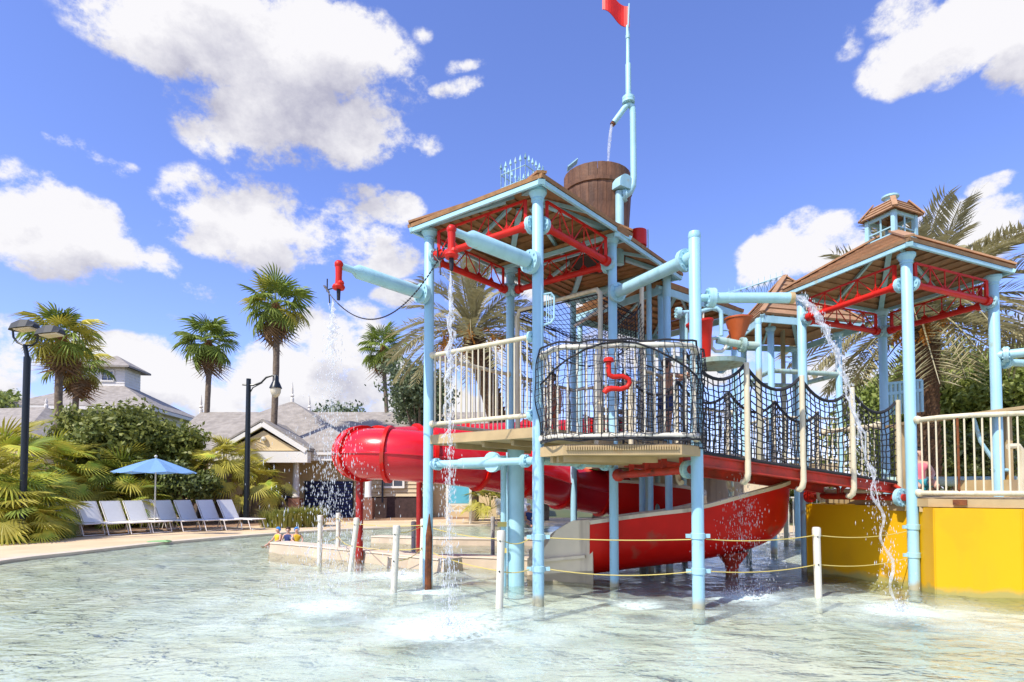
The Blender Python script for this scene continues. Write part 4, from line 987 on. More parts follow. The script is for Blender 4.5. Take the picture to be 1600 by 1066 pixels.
conn = [(lambda z: bp(0, z), lambda z: bp(1, z), 'between the two leftmost bollards'), (lambda z: bp(1, z), lambda z: bp(2, z), 'to the leaning bollard'), (lambda z: bp(2, z), lambda z: bp(4, z), 'from the leaning bollard to the rusty stake'),
        (lambda z: bp(4, z), lambda z: bp(3, z), 'down to the near left bollard'), (lambda z: bp(4, z), lambda z: bp(5, z), 'past the left tower post to the thick bollard'), (lambda z: bp(5, z), lambda z: P3(B + V((-.1, 0, 0)), z), 'between the thick bollard and the front tower post'),
        (lambda z: P3(B + V((.1, 0, 0)), z), lambda z: P3(E + V((-.1, -.05, 0)), z), 'across the front of the red flume'), (lambda z: P3(E + V((.1, 0, 0)), z), lambda z: bp(6, z), 'right of the tall blue post'), (lambda z: bp(6, z), lambda z: P3(P1 + V((-.1, -.02, 0)), z), 'before the yellow wall')]
for f, g, nm in conn:
    for z, w in ((.86, 'upper'), (.46, 'lower')):
        rope((f(z), g(z), random.uniform(.02, .07), ''), w + ' thin yellow rope ' + nm)
# ------------------------------------------------------------------ foliage
def leafmesh(name, m, pts, nrm, size, parent=None, org=None, aspect=2.0):
    """leaf quads (folded pairs) at pts"""
    n = len(pts); a = rng.normal(size=(n, 3)); a = a - (a * nrm).sum(1, keepdims=True) * nrm * .6; a /= np.linalg.norm(a, axis=1, keepdims=True)
    b = np.cross(a, nrm + rng.normal(scale=.35, size=(n, 3))); b /= np.linalg.norm(b, axis=1, keepdims=True)
    s = size * rng.uniform(.6, 1.3, size=(n, 1)); L_ = a * s * .5 * aspect ** .5; Wd = b * s * .5 / aspect ** .5
    v = np.stack([pts - L_, pts + Wd, pts + L_, pts - Wd], 1).reshape(-1, 3)
    o0 = np.array(org if org is not None else (0, 0, 0)); v = v - o0
    me = bpy.data.meshes.new(name); me.vertices.add(4 * n); me.vertices.foreach_set('co', v.astype(np.float32).ravel())
    me.loops.add(4 * n); me.loops.foreach_set('vertex_index', np.arange(4 * n, dtype=np.int32)); me.polygons.add(n)
    me.polygons.foreach_set('loop_start', np.arange(0, 4 * n, 4, dtype=np.int32)); me.update(calc_edges=True); me.materials.append(MATS[m])
    o = bpy.data.objects.new(name, me); COL.objects.link(o)
    if parent: o.parent = parent; ORG[o.name] = ORG[parent.name]
    return o
def tree(loc, h, rad, label, m='leafoak', n=9000, size=.16, cat='tree', name='tree', nl=14, trunk_r=.18, base=.35, flat=.8, group=None, dens=1.0):
    loc = V(loc); root = thing(name, tuple(loc), label, cat, group); lobes = []
    cz = h - rad * flat
    for i in range(nl):
        a = rng.uniform(0, 6.28); e = rng.uniform(-.5, 1); rr = rad * rng.uniform(.25, .68); c = loc + V((math.cos(a) * rr, math.sin(a) * rr, cz + e * rad * flat * .5)); lobes.append((c, rad * rng.uniform(.3, .52)))
    mb = MB(); mb.tube([loc - V((0, 0, .1)), loc + V((rng.uniform(-.1, .1), 0, h * base)), loc + V((rng.uniform(-.2, .2), 0, cz))], [trunk_r * 1.25, trunk_r, trunk_r * .5], 9)
    tk = mb.build('trunk', 'trunk', root); mb = MB()
    for c, r_ in lobes: mb.tube([loc + V((0, 0, h * base * .9)), lerp(loc + V((0, 0, h * base)), c, .5) + V((0, 0, .15)), c], [trunk_r * .45, trunk_r * .28, .02], 6)
    mb.build('limbs', 'trunk', tk)
    P_ = []; Nn = []
    w = np.array([r_ ** 2 for _, r_ in lobes]); w /= w.sum()
    for (c, r_), k in zip(lobes, (w * n).astype(int)):
        # clumps on each lobe
        nc = 26; cd = rng.normal(size=(nc, 3)); cd /= np.linalg.norm(cd, axis=1, keepdims=True); cd[:, 2] = np.abs(cd[:, 2]) * np.where(rng.random(nc) < .75, 1, -.7)
        idx = rng.integers(0, nc, k); cp = np.array(c) + cd[idx] * r_ * rng.uniform(.75, 1.1, size=(k, 1)); p = cp + rng.normal(scale=r_ * .2, size=(k, 3))
        P_.append(p); Nn.append(cd[idx] + rng.normal(scale=.5, size=(k, 3)))
    P_ = np.concatenate(P_); Nn = np.concatenate(Nn); Nn /= np.linalg.norm(Nn, axis=1, keepdims=True)
    P_[:, 2] = np.maximum(P_[:, 2], .15)
    leafmesh('crown', m, P_, Nn, size, root, loc); return root
def fan_leaf(R_=.75, Lp=.7, seg=20, spread=150, droop=.35, fold=.03):
    mb = MB(); mb.tube([(0, 0, 0), (Lp * .5, 0, .03), (Lp, 0, 0)], [.018, .012, .01], 4, caps=False)
    for i in range(seg):
        a = R(-spread + 2 * spread * (i + .5) / seg); da = R(spread / seg) * .95; L_ = R_ * (1 - .25 * (abs(a) / R(spread)) ** 2) * random.uniform(.92, 1.05); c = V((Lp, 0, 0))
        def pt(r, an, z): 
            dz = -droop * (r / R_) ** 2.4 * R_ * random.uniform(.8, 1.25) ; return c + V((r * math.cos(an), r * math.sin(an), dz + z))
        m0 = pt(L_ * .45, a - da * .92, .0); m1 = pt(L_ * .45, a, fold); m2 = pt(L_ * .45, a + da * .92, .0); e = pt(L_, a, -.02); e1 = pt(L_ * .78, a - da * .36, 0); e2 = pt(L_ * .78, a + da * .36, 0); mm = pt(L_ * .78, a, fold * .5)
        mb.poly([c, m0, m1]); mb.poly([c, m1, m2]); mb.poly([m0, e1, mm, m1]); mb.poly([m1, mm, e2, m2]); mb.poly([e1, e, mm]); mb.poly([mm, e, e2])
    return mb
def bush_leaf(Lp, arch, R_=.62, dr=.4, sp=120):
    mb = fan_leaf(R_, 0.0, 18, sp, dr); v = []
    # blade hangs at the end of a long arching stalk
    tilt = -arch * 1.1
    for x, y, z in mb.v[12:]: v.append((Lp * .92 + x * math.cos(tilt) - z * math.sin(tilt) * -1, y, Lp * .35 + x * math.sin(tilt) + z * math.cos(tilt)))
    st = MB(); st.tube([(Lp * .92 * t, 0, Lp * .35 * math.sin(t * 1.571)) for t in (0, .25, .5, .75, 1)], [.016, .013, .011, .009, .007], 4, caps=False); k = len(st.v)
    st.v += v; st.f += [tuple(i - 12 + k for i in f) for f in mb.f if min(f) >= 12]; return st
FANM = {}
for k, mname in enumerate(('fan', 'fanlime', 'fanyellow', 'fandead')):
    FANM[mname] = [mesh_of(fan_leaf(.72, .75, 20, 140, dr), 'frond', mname, False) for dr in ((.25, .5, .8) if mname != 'fandead' else (1.1, 1.6, 2.0))]
BUSHM = {mname: [mesh_of(bush_leaf(lp, ar, .62, dr), 'frond', mname, False) for lp, ar, dr in ((1.15, .25, .3), (1.35, .6, .5), (1.0, .9, .75))] for mname in ('fan', 'fanlime', 'fanyellow', 'fandead')}
def fan_palm(loc, h, cr, label, name='fan_palm', mats=('fan',), n=38, trunk_r=.16, dead=6, lean=(0, 0), skirt=True, low=-60, cat='palm tree', group=None, seed=0, boots=True):
    rr = random.Random(seed); loc = V(loc); root = thing(name, tuple(loc), label, cat, group); top = loc + V((lean[0], lean[1], h))
    if h > .6:
        mb = MB(); pts = [lerp(loc, top, t) + V((0.06 * math.sin(t * 5 + seed), 0, -.1 if t == 0 else 0)) for t in [i / 24 for i in range(25)]]
        mb.tube(pts, [trunk_r * (1.25 - .35 * min(1, i / 6)) * (1 + .05 * (i % 2)) for i in range(25)], 12); mb.build('trunk', 'trunk', root)
        if boots: MB().tube([lerp(loc, top, 1 - .9 / max(h, 1)), lerp(loc, top, 1 - .5 / max(h, 1)), top + V((0, 0, .1))], [trunk_r * 1.05, trunk_r * 1.7, trunk_r * 1.1], 10).build('boots', 'boot', root)
    bush_ = 'bush' in name or 'young' in name; sc = cr / 1.35 * (.98 if bush_ else .82)
    for i in range(n + dead):
        dd = i >= n; az = i * 2.39996 + rr.uniform(-.2, .2); f = (i + .5) / n
        el = R(80 + (low - 80) * f ** .9) if not dd else R(rr.uniform(-80, -55))
        el += R(rr.uniform(-8, 8)); m = 'fandead' if dd else rr.choice(mats); me = rr.choice((BUSHM if bush_ else FANM)[m])
        s = sc * rr.uniform(.85, 1.12) * (1 if not dd else .85)
        inst(me, 'frond', root, top + V((math.cos(az) * .06, math.sin(az) * .06, .0 - .25 * dd)), (rr.uniform(-.5, .5), -el, az), s)
    return root
def P_at(px, Y): return V(((px - 800) / F * Y, Y, .05))
fan_palm(P_at(90, 25), 7.9, 1.75, 'fan palm with shaggy dead fronds rising behind the two-headed lamp post', mats=('fan', 'fan', 'fanlime'), n=34, dead=12, seed=1)
fan_palm(P_at(116, 31), 8.0, 1.9, 'shorter fan palm with brown dead fronds beside the cupola', n=26, dead=14, seed=2, mats=('fan', 'fanlime'))
fan_palm(P_at(322, 34), 9.9, 1.95, 'fan palm standing above the long grey roof', n=34, dead=7, seed=3)
fan_palm(P_at(427, 28), 10.2, 2.0, 'tallest fan palm, its trunk rising behind the hooked street lamp', n=34, dead=8, seed=4, mats=('fan', 'fan', 'fanlime'))
fan_palm(P_at(610, 34), 9.6, 1.75, 'fan palm with a thin leaning trunk left of the near tower', n=30, dead=3, seed=5, lean=(-.5, 0), trunk_r=.13)
# date palms
def date_frond(L_=3.3, up=.5, droop=1.6, n=42):
    mb = MB(); pts = []
    for i in range(15):
        t = i / 14; pts.append(V((L_ * t * (1 - .12 * t), 0, up * t * L_ * .5 - droop * t ** 2.2)))
    mb.tube(pts, [.035 * (1 - .85 * i / 14) + .004 for i in range(15)], 4, caps=False)
    for i in range(n):
        t = .16 + .84 * i / n; k = t * 14; j = min(int(k), 13); p = lerp(pts[j], pts[j + 1], k - j); tg = (pts[j + 1] - pts[j]).normalized()
        for s in (-1, 1):
            l = .52 * math.sin(math.pi * min(1, .18 + .85 * (1 - t) ** .7)) + .12; dirn = (tg * random.uniform(.6, .85) + V((0, s * .8, random.uniform(.05, .45)))).normalized(); sd = dirn.cross(V((0, 0, 1))).normalized() * .028
            q = p + dirn * l + V((0, 0, -.06)); m_ = lerp(p, q, .45) + V((0, 0, .03)); mb.poly([p, m_ - sd, q, m_ + sd])
    return mb
DATEM = [mesh_of(date_frond(3.3, u, d), 'frond', 'date', False) for u, d in ((1.0, .9), (.7, 1.5), (.35, 2.1), (.2, 1.4))]
def date_palm(loc, h, label, sc=1, n=52, seed=0, lean=0):
    rr = random.Random(seed); loc = V(loc); root = thing('date_palm', tuple(loc), label, 'palm tree'); top = loc + V((lean, 0, h)); ln = lambda z: lean * max(0, z / h) ** 1.5
    tr = MB().tube([loc + V((0, 0, -.1)), loc + V((ln(h * .5), 0, h * .5)), loc + V((ln(h - .7), 0, h - .7)), top], [.30, .28, .36, .25], 14).build('trunk', 'datetrunk', root)
    sm = MB().hexa([(-.02, -.09, -.05), (-.02, .09, -.05), (.05, .0, -.05)], [(.0, -.07, .1), (.0, .07, .1), (.11, 0, .12)]); me = mesh_of(sm, 'bark_scale', 'datetrunk', False)
    k = 0
    for r_ in range(int((h) / .16)):
        for j in range(9):
            if k > 290: break
            k += 1; a = (j + .5 * (r_ % 2)) * 6.2832 / 9; z = h - .1 - r_ * .16
            if z < .3: break
            rad = .27 + .07 * math.exp(-((h - z - .6) / .6) ** 2); inst(me, 'bark_scale', tr, loc + V((ln(z) + math.cos(a) * rad, math.sin(a) * rad, z)), (0, 0, a), rr.uniform(1, 1.3))
    for i in range(n):
        f = (i + .5) / n; az = i * 2.39996; el = R(78 - 100 * f + rr.uniform(-7, 7)); me = DATEM[min(3, int(f * 3 + rr.random()))]
        inst(me, 'frond', root, top + V((0, 0, .05)), (rr.uniform(-.4, .4), -el * .75, az), sc * rr.uniform(.85, 1.1))
    for i in range(9):
        az = rr.uniform(0, 6.28); mb = MB(); c = top + V((math.cos(az) * .3, math.sin(az) * .3, .1)); e = top + V((math.cos(az) * 1.05, math.sin(az) * 1.05, rr.uniform(-.45, .1)))
        mb.tube([c, lerp(c, e, .6) + V((0, 0, .25)), e], [.03, .02, .012], 5)
        for q in range(26): t = rr.uniform(-.1, .3); p = e + V((rr.uniform(-.22, .22), rr.uniform(-.22, .22), rr.uniform(-.5, .1))); mb.tube([e, p], .008, 3); mb.ball(p, .035, 5)
        mb.build('fruit_cluster', 'datefruit', root)
date_palm(P_at(806, 21), 6.9, 'date palm with orange fruit clusters behind the near tower', 1.0, seed=1, lean=-1.55)
date_palm(P_at(1450, 18.5), 6.6, 'date palm with thick scaly brown trunk behind the right tower', 1.2, seed=2, n=84)
# fan-palm bushes
bush = [(-25, 16.6, 1.5, 1.5), (15, 16.4, .7, 1.3), (48, 17.2, .9, 1.2), (150, 22.4, 1.7, 1.4), (15, 19.0, 2.6, 1.6), (95, 21.4, 2.6, 1.5), (190, 22.5, 2.0, 1.5), (245, 23.5, 1.4, 1.3), (38, 16.2, .35, .95), (62, 19.6, .5, 1.0), (205, 22.0, .9, 1.1)]
blab = ['golden green fan palm bush at the left picture edge', 'low yellow tipped fan palm bush left of the lamp post', 'yellow green fan palm bush with drooping leaves by the first lounger', 'fan palm bush right behind the first loungers', 'tall fan palm bush at the foot of the two-headed lamp', 'tall yellow fan palm bush under the magnolia', 'fan palm bush behind the umbrella pole', 'fan palm bush directly under the umbrella edge', 'lowest fan palm clump drooping onto the mulch', 'small fan palm clump beside the leftmost lounger', 'small dark fan palm clump between lounger backs']
for i, ((px, Y, h, cr), lb) in enumerate(zip(bush, blab)):
    fan_palm(P_at(px, Y), h * .62, cr, lb, 'fan_palm_bush', ('fanyellow', 'fanlime', 'fanlime', 'fan', 'fanyellow') if i != 5 else ('fanyellow', 'fanyellow', 'fanlime'), 44, .12, 4, low=-42, cat='palm bush', group='fan palm bushes in the left bed', seed=20 + i, boots=False)
for i, (px, Y, h, cr, lb) in enumerate(((350, 25, 2.6, 1.35, 'young fan palm with fibrous brown trunk behind the right loungers'), (405, 25.5, 1.7, 1.2, 'short young fan palm just right of the black lamp pole'), (385, 27.5, 3.1, 1.3, 'young fan palm behind the black lamp pole before the gable'), (315, 26.5, 2.2, 1.2, 'young fan palm at the right rim of the blue umbrella'))):
    fan_palm(P_at(px, Y), h * .80, cr * .95, lb, 'young_fan_palm', ('fanlime', 'fanlime', 'fanlime', 'fanyellow'), 34, .30 if i < 2 else .2, 1, low=-45, group='young fan palms before the building', seed=40 + i, boots=False)
tree(P_at(172, 24), 5.0, 2.35, 'dense round glossy magnolia in front of the cupola building', 'leafmag', 17000, .17, nl=20, flat=.95)
tree(P_at(262, 25), 4.1, 1.6, 'lower dark magnolia beside the umbrella', 'leafmag', 9000, .16, nl=14)
tree(P_at(290, 23.5), 2.6, 1.3, 'dark shrub behind the umbrella', 'leafdark', 6000, .13, cat='shrub', name='shrub', base=.1)
tree(P_at(20, 42), 8.4, 3.6, 'broad green tree at the left picture edge behind the roofs', 'leafoak', 9000, .26)
tree(P_at(75, 46), 7.6, 2.6, 'small green tree behind the left fan palm', 'leafoak', 5000, .26)
tree(P_at(530, 48), 8.1, 3.0, 'distant green tree top behind the long grey roof', 'leafpale', 6000, .26)
tree(P_at(655, 30), 7.6, 2.0, 'grey green tree behind the left tower post', 'leafpale', 9000, .17)
tree(P_at(665, 33), 5.6, 2.2, 'lower grey green tree beyond the slide', 'leafpale', 7000, .18)
for i, (px, Y, h, r_, lb) in enumerate(((1400, 27, 7.3, 2.9, 'oak tree left of the thick date palm trunk'), (1500, 25, 7.6, 3.2, 'oak tree right of the thick date palm trunk'), (1590, 23, 7.2, 2.9, 'oak tree at the right picture edge'), (1480, 33, 8.8, 3.5, 'taller oak behind the date palm'), (1640, 27, 8.2, 3.4, 'oak beyond the right edge pipes'))):
    tree(P_at(px, Y), h, r_, lb, 'leafoak', 15000, .17, nl=18, flat=1.05, base=.25, group=None)
for i, (px, Y, h, r_, lb) in enumerate(((740, 26, 2.6, 1.1, 'green shrub behind the blue sign'), (790, 26.5, 2.4, 1.2, 'green shrub right of the blue sign'), (850, 27, 2.9, 1.5, 'green shrub behind the wide blue centre pipe'), (1020, 26, 3.0, 1.9, 'shrub mass seen under the flume'), (1240, 25, 2.8, 1.7, 'shrub behind the white fence'), (1380, 21, 3.3, 1.5, 'dark shrub left of the date palm trunk base'), (1530, 19, 3.4, 1.7, 'dark shrub behind the right railing'), (930, 28, 2.8, 1.5, 'shrub behind the slide tube'))):
    tree(P_at(px, Y), h, r_, lb, 'leafoak' if i % 2 else 'leafdark', 5000, .13, cat='shrub', name='shrub', base=.1, nl=9)
fan_palm(P_at(765, 24), .6, .9, 'small bright fan palm among shrubs beside the sign', 'fan_palm_bush', ('fanlime',), 20, .12, 0, low=-20, cat='palm bush', seed=77, boots=False)
def tuft(px, Y, w, h, lab, n=900):
    loc = P_at(px, Y); mb = MB()
    for i in range(n):
        a = random.uniform(0, 6.28); r_ = random.random() ** .7; b = loc + V((math.cos(a) * r_ * w * .5, math.sin(a) * r_ * w * .4, 0)); o = V((math.cos(a), math.sin(a), 0)); hh = h * random.uniform(.6, 1.1); l = random.uniform(.15, .5)
        m_ = b + o * l * .35 + V((0, 0, hh * .75)); e = b + o * l + V((random.uniform(-.1, .1), 0, hh * random.uniform(.7, 1))); s = V((-o.y, o.x, 0)) * .013
        mb.poly([b - s, b + s, m_ + s, m_ - s]); mb.poly([m_ - s, m_ + s, e])
    tag(mb.build('grass_clump', 'grassy', org=loc, smooth=False), lab, 'ornamental grass')
tuft(445, 22.2, 1.7, .75, 'pale ornamental grass clump at the end of the loungers'); tuft(478, 22.6, 1.5, .8, 'taller yellow green grass clump before the porch')
# ------------------------------------------------------------------ buildings
def window(parent, c, w, h, ax, nx=2, nz=2, fm='wwall', deep=.06):
    c = V(c); ax = V(ax).normalized(); n = ax.cross(V((0, 0, 1))).normalized(); n = n if n.y < 0 else -n
    fr = MB()
    for s in (-1, 1): fr.beam(c + ax * s * w / 2 - V((0, 0, h / 2 + .05)) + n * .04, c + ax * s * w / 2 + V((0, 0, h / 2 + .05)) + n * .04, .1, .1, tuple(n))
    for s in (-1, 1): fr.beam(c - ax * (w / 2 - .05) + V((0, 0, s * h / 2)) + n * .037, c + ax * (w / 2 - .05) + V((0, 0, s * h / 2)) + n * .037, .1, .1)
    for i in range(1, nx): x = -w / 2 + w * i / nx; fr.beam(c + ax * x - V((0, 0, h / 2 - .06)) + n * .03, c + ax * x + V((0, 0, h / 2 - .06)) + n * .03, .05, .05, tuple(n))
    for i in range(1, nz): z = -h / 2 + h * i / nz; fr.beam(c - ax * (w / 2 - .06) + V((0, 0, z)) + n * .028, c + ax * (w / 2 - .06) + V((0, 0, z)) + n * .028, .04, .04)
    o = fr.build('window', fm, parent); 
    MB().poly([c + ax * a * w / 2 + V((0, 0, b * h / 2)) + n * .012 for a, b in ((-1, -1), (1, -1), (1, 1), (-1, 1))]).build('pane', 'glass', o, smooth=False)
def quadroof(mb, cs, tops, t=.12):
    for i in range(4):
        a, b = cs[i], cs[(i + 1) % 4]; ta, tb = tops[i], tops[(i + 1) % 4]
        if (ta - tb).length < 1e-4: mb.hexa([a - V((0, 0, t)), b - V((0, 0, t)), ta - V((0, 0, t))], [a, b, ta])
        else: mb.hexa([a - V((0, 0, t)), b - V((0, 0, t)), tb - V((0, 0, t)), ta - V((0, 0, t))], [a, b, tb, ta])
def rect(cx, cy, w, d, rz, z):
    m = Matrix.Rotation(rz, 3, 'Z'); return [V((cx, cy, z)) + m @ V((a * w / 2, b * d / 2, 0)) for a, b in ((-1, -1), (1, -1), (1, 1), (-1, 1))]
def cup_house():
    Y = 46; cx = (178 - 800) / F * Y; rz = R(7); root = thing('house', (cx, Y, 0), 'white house with grey hip roof and a square windowed cupola', 'house')
    ze = at(281, 641, 44).z; body = rect(cx, Y, 8.2, 8.2, rz, 0)
    mb = MB(); mb.hexa([P3(p, 0) for p in body], [P3(p, ze - .1) for p in body]); w = mb.build('wall', 'wwall', root, smooth=False)
    mb = MB()
    for a, b in zip(body, body[1:] + body[:1]): n = (b - a).cross(V((0, 0, 1))).normalized(); mb.beam(P3(a, ze - .35) + n * .1, P3(b, ze - .35) + n * .1, .14, .45)
    mb.build('frieze', 'wwall', root, smooth=False)
    zc = at(190, 607, Y).z; cs = rect(cx, Y, 9.6, 9.6, rz, ze); cb = rect(cx, Y, 2.4, 2.4, rz, zc)
    mb = MB(); quadroof(mb, cs, cb); mb.build('roof', 'shingle', root, smooth=False)
    mb = MB()
    for a, b in zip(cs, cs[1:] + cs[:1]): mb.beam(a - V((0, 0, .2)), b - V((0, 0, .2)), .12, .22)
    mb.build('fascia', 'wwall', root, smooth=False)
    zt = at(190, 577, Y).z; mb = MB(); mb.hexa([P3(p, zc - .4) for p in cb], [P3(p, zt) for p in cb]); cu = mb.build('cupola', 'wwall', root, smooth=False)
    for i in (0, 1):
        a, b = cb[i], cb[i + 1]; window(cu, P3((a + b) / 2, lerp(zc, zt, .5)), .85, .8, b - a)
    za = at(190, 556, Y).z; ce = rect(cx, Y, 3.5, 3.5, rz, zt); mb = MB(); quadroof(mb, ce, [V((cx, Y, za))] * 4, .14); mb.build('cupola_roof', 'shingle', cu, smooth=False)
    mb = MB()
    for k in range(7):
        for i in (0, 1): a, b = cb[i], cb[i + 1]; z = lerp(zc, zt, k / 7); n = (b - a).cross(V((0, 0, 1))).normalized(); mb.beam(P3(a, z) + n * .01, P3(b, z) + n * .01, .03, .02)
    mb.build('siding_edge', 'wwall', cu, smooth=False)
cup_house()
def low_house():
    Y = 38; cx = (30 - 800) / F * Y; root = thing('house', (cx, Y, 0), 'low house with weathered grey brown hip roof at the left edge', 'house')
    cs = rect(cx - 1, Y, 12, 8, R(-10), at(88, 688, 36).z); za = at(75, 636, Y).z; t0 = V((cx + 1.6, Y, za)); t1 = V((cx - 5, Y, za - .2))
    b = rect(cx - 1, Y, 11, 7, R(-10), 0); MB().hexa([P3(p, 0) for p in b], [P3(p, cs[0].z - .15) for p in b]).build('wall', 'ywall', root, smooth=False)
    mb = MB(); quadroof(mb, cs, [t1, t0, t0, t1]); mb.build('roof', 'shingle', root, smooth=False)
    MB().lathe([(.1, -.1), (.12, .1), (.05, .2), (.09, .3), (.01, .6)], t0, n=8).build('finial', 'wwall', root)
low_house()
def finial(p, root, h=1.0): MB().lathe([(.10, -.1), (.10, .15), (.05, .2), (.12, .3), (.04, .4), (.07, .5), (.008, h)], p, n=8).build('finial', 'signblue' if 0 else 'wwall', root)
def clubhouse():
    root = thing('clubhouse', (-11, 32, 0), 'long tan clubhouse with grey shingle roofs, a gabled porch and white columns', 'building')
    YF = 28.5; X = lambda px, Y: (px - 800) / F * Y
    x0, x1 = X(255, YF), X(800, YF); ze = at(500, 704, YF - .6).z
    # back long roof
    zr = at(450, 644, 34).z
    cs = [V((x0 - .6, YF + .2, ze)), V((x1 + .4, YF + .2, ze)), V((x1 + .4, 39, ze)), V((x0 - .6, 39, ze))]
    mb = MB(); quadroof(mb, cs, [V((X(312, 34), 34, zr)), V((X(780, 34), 34, zr)), V((X(780, 34), 34, zr)), V((X(312, 34), 34, zr))]); r = mb.build('roof', 'shingle', root, smooth=False)
    finial(V((X(312, 34), 34, zr)), root); finial(V((X(482, 34), 34, zr)), root)
    # middle pyramid
    pc = V((X(455, 32.5), 32.5, at(455, 627, 32.5).z)); hw = 5.2
    cs = [V((pc.x - hw, YF - .7, ze)), V((pc.x + hw, YF - .7, ze)), V((pc.x + hw, 37, ze)), V((pc.x - hw, 37, ze))]
    mb = MB(); quadroof(mb, cs, [pc] * 4); mb.build('roof', 'shingle', root, smooth=False); finial(pc, root, 1.1)
    # walls
    wb = YF + 1.2
    MB().hexa([V((x0, wb, 0)), V((x1, wb, 0)), V((x1, 38.5, 0)), V((x0, 38.5, 0))], [V((x0, wb, ze - .1)), V((x1, wb, ze - .1)), V((x1, 38.5, ze - .1)), V((x0, 38.5, ze - .1))]).build('wall', 'ywall', root, smooth=False)
    # entablature
    ent = MB(); z0 = at(462, 718, YF - .7).z; ent.box(((pc.x - hw + pc.x + hw) / 2, YF - .35, (z0 + ze) / 2 - .05), (2 * hw - .3, .5, ze - z0)); ent.box((pc.x, YF - .38, ze - .15), (2 * hw - .1, .66, .12)); ent.build('entablature', 'wwall', root, smooth=False)
    xr0, xr1 = pc.x + hw - .1, X(800, YF); MB().box(((xr0 + xr1) / 2, YF + .45, ze - .25), (xr1 - xr0, .3, .35)).build('fascia', 'wwall', root, smooth=False)
    # gable
    gx = X(412, 27); ga = at(412, 663, 27.2); gl = at(340, 705, 27.2); gr = at(480, 705, 27.2); gl.z = gr.z
    mb = MB(); mb.hexa([gl + V((.4, 0, .02)), gr + V((-.4, 0, .02)), ga - V((0, 0, .3))], [p + V((0, .8, 0)) for p in (gl + V((.4, 0, .02)), gr + V((-.4, 0, .02)), ga - V((0, 0, .3)))]); mb.build('gable', 'ywall', root, smooth=False)
    mb = MB(); mb.beam(gl + V((0, -.12, 0)), ga + V((0, -.12, 0)), .16, .22); mb.beam(gr + V((0, -.12, 0)), ga + V((0, -.12, 0)), .163, .22); mb.build('gable_trim', 'wwall', root, smooth=False)
    mb = MB(); bk = V((0, 4.2, 0)); mb.hexa([gl - V((.15, .2, 0)), ga + V((0, -.2, .08)), ga + bk + V((0, 0, .08)), gl + bk], [p + V((0, 0, .14)) for p in (gl - V((.15, .2, 0)), ga + V((0, -.2, .08)), ga + bk + V((0, 0, .08)), gl + bk)]); mb.hexa([gr + V((.15, -.2, 0)), ga + V((0, -.2, .08)), ga + bk + V((0, 0, .08)), gr + bk], [p + V((0, 0, .14)) for p in (gr + V((.15, -.2, 0)), ga + V((0, -.2, .08)), ga + bk + V((0, 0, .08)), gr + bk)]); mb.build('gable_roof', 'shingle', root, smooth=False)
    MB().box((gx, 27.3, gl.z - .28), (gr.x - gl.x - .2, .5, .5)).build('gable_beam', 'wwall', root, smooth=False)
    MB().ball(at(412, 686, 27.1), .12, 8).build('gable_light', 'white', root)
    for px in (330, 462, 575):
        x = X(px, YF - .5); c = MB(); c.lathe([(.17, 1.05), (.19, 1.1), (.16, 1.15), (.135, z0 - .15), (.18, z0 - .1), (.2, z0)], (x, YF - .45, 0), n=14); co = c.build('column', 'wwall', root); MB().box((x, YF - .45, .5), (.52, .52, 1.04)).build('column_base', 'brick', co, smooth=False)
    # dark shuttered openings and low wall
    for px0, px1, y0 in ((476, 552, 752), (438, 460, 762)):
        a = X(px0, wb - .1); b = X(px1, wb - .1); zt = at(500, y0, wb).z; o = MB().box(((a + b) / 2, wb - .05, zt / 2), (b - a, .08, zt)).build('shutter', 'darkgap', root, smooth=False)
        mb = MB(); k = 12
        for i in range(k): mb.box(((a + b) / 2, wb - .105, zt * (i + .5) / k), (b - a - .1, .03, zt / k * .7))
        mb.build('slats', 'navy', o, smooth=False)
    MB().box(((X(400, 28) + X(455, 28)) / 2, 28.2, .55), (X(455, 28) - X(400, 28), .2, 1.0)).build('low_wall', 'foundation', root, smooth=False)
    # siding bay on the right
    a, b = X(578, 28.8), X(672, 28.8); mb = MB(); z = 1.1
    while z < ze - .3: mb.hexa([V((a, 28.9, z)), V((b, 28.9, z)), V((b, 29.6, z)), V((a, 29.6, z))], [V((a, 28.95, z + .19)), V((b, 28.95, z + .19)), V((b, 29.6, z + .19)), V((a, 29.6, z + .19))]); z += .2
    mb.build('siding', 'siding', root, smooth=False); MB().box(((a + b) / 2, 29.2, .55), (b - a, .5, 1.08)).build('foundation', 'foundation', root, smooth=False)
    window(root, V((X(335, wb), wb - .02, 1.5)), 1.3, 1.3, (1, 0, 0)); window(root, V((X(620, wb), 28.86, 2.1)), 1.0, 1.1, (1, 0, 0)); window(root, V((X(720, wb), wb - .02, 1.8)), 1.4, 1.3, (1, 0, 0))
    MB().box((X(600, 29), 28.7, 1.9), (.08, .08, 2.2)).build('downpipe', 'darkgap', root, smooth=False)
clubhouse()
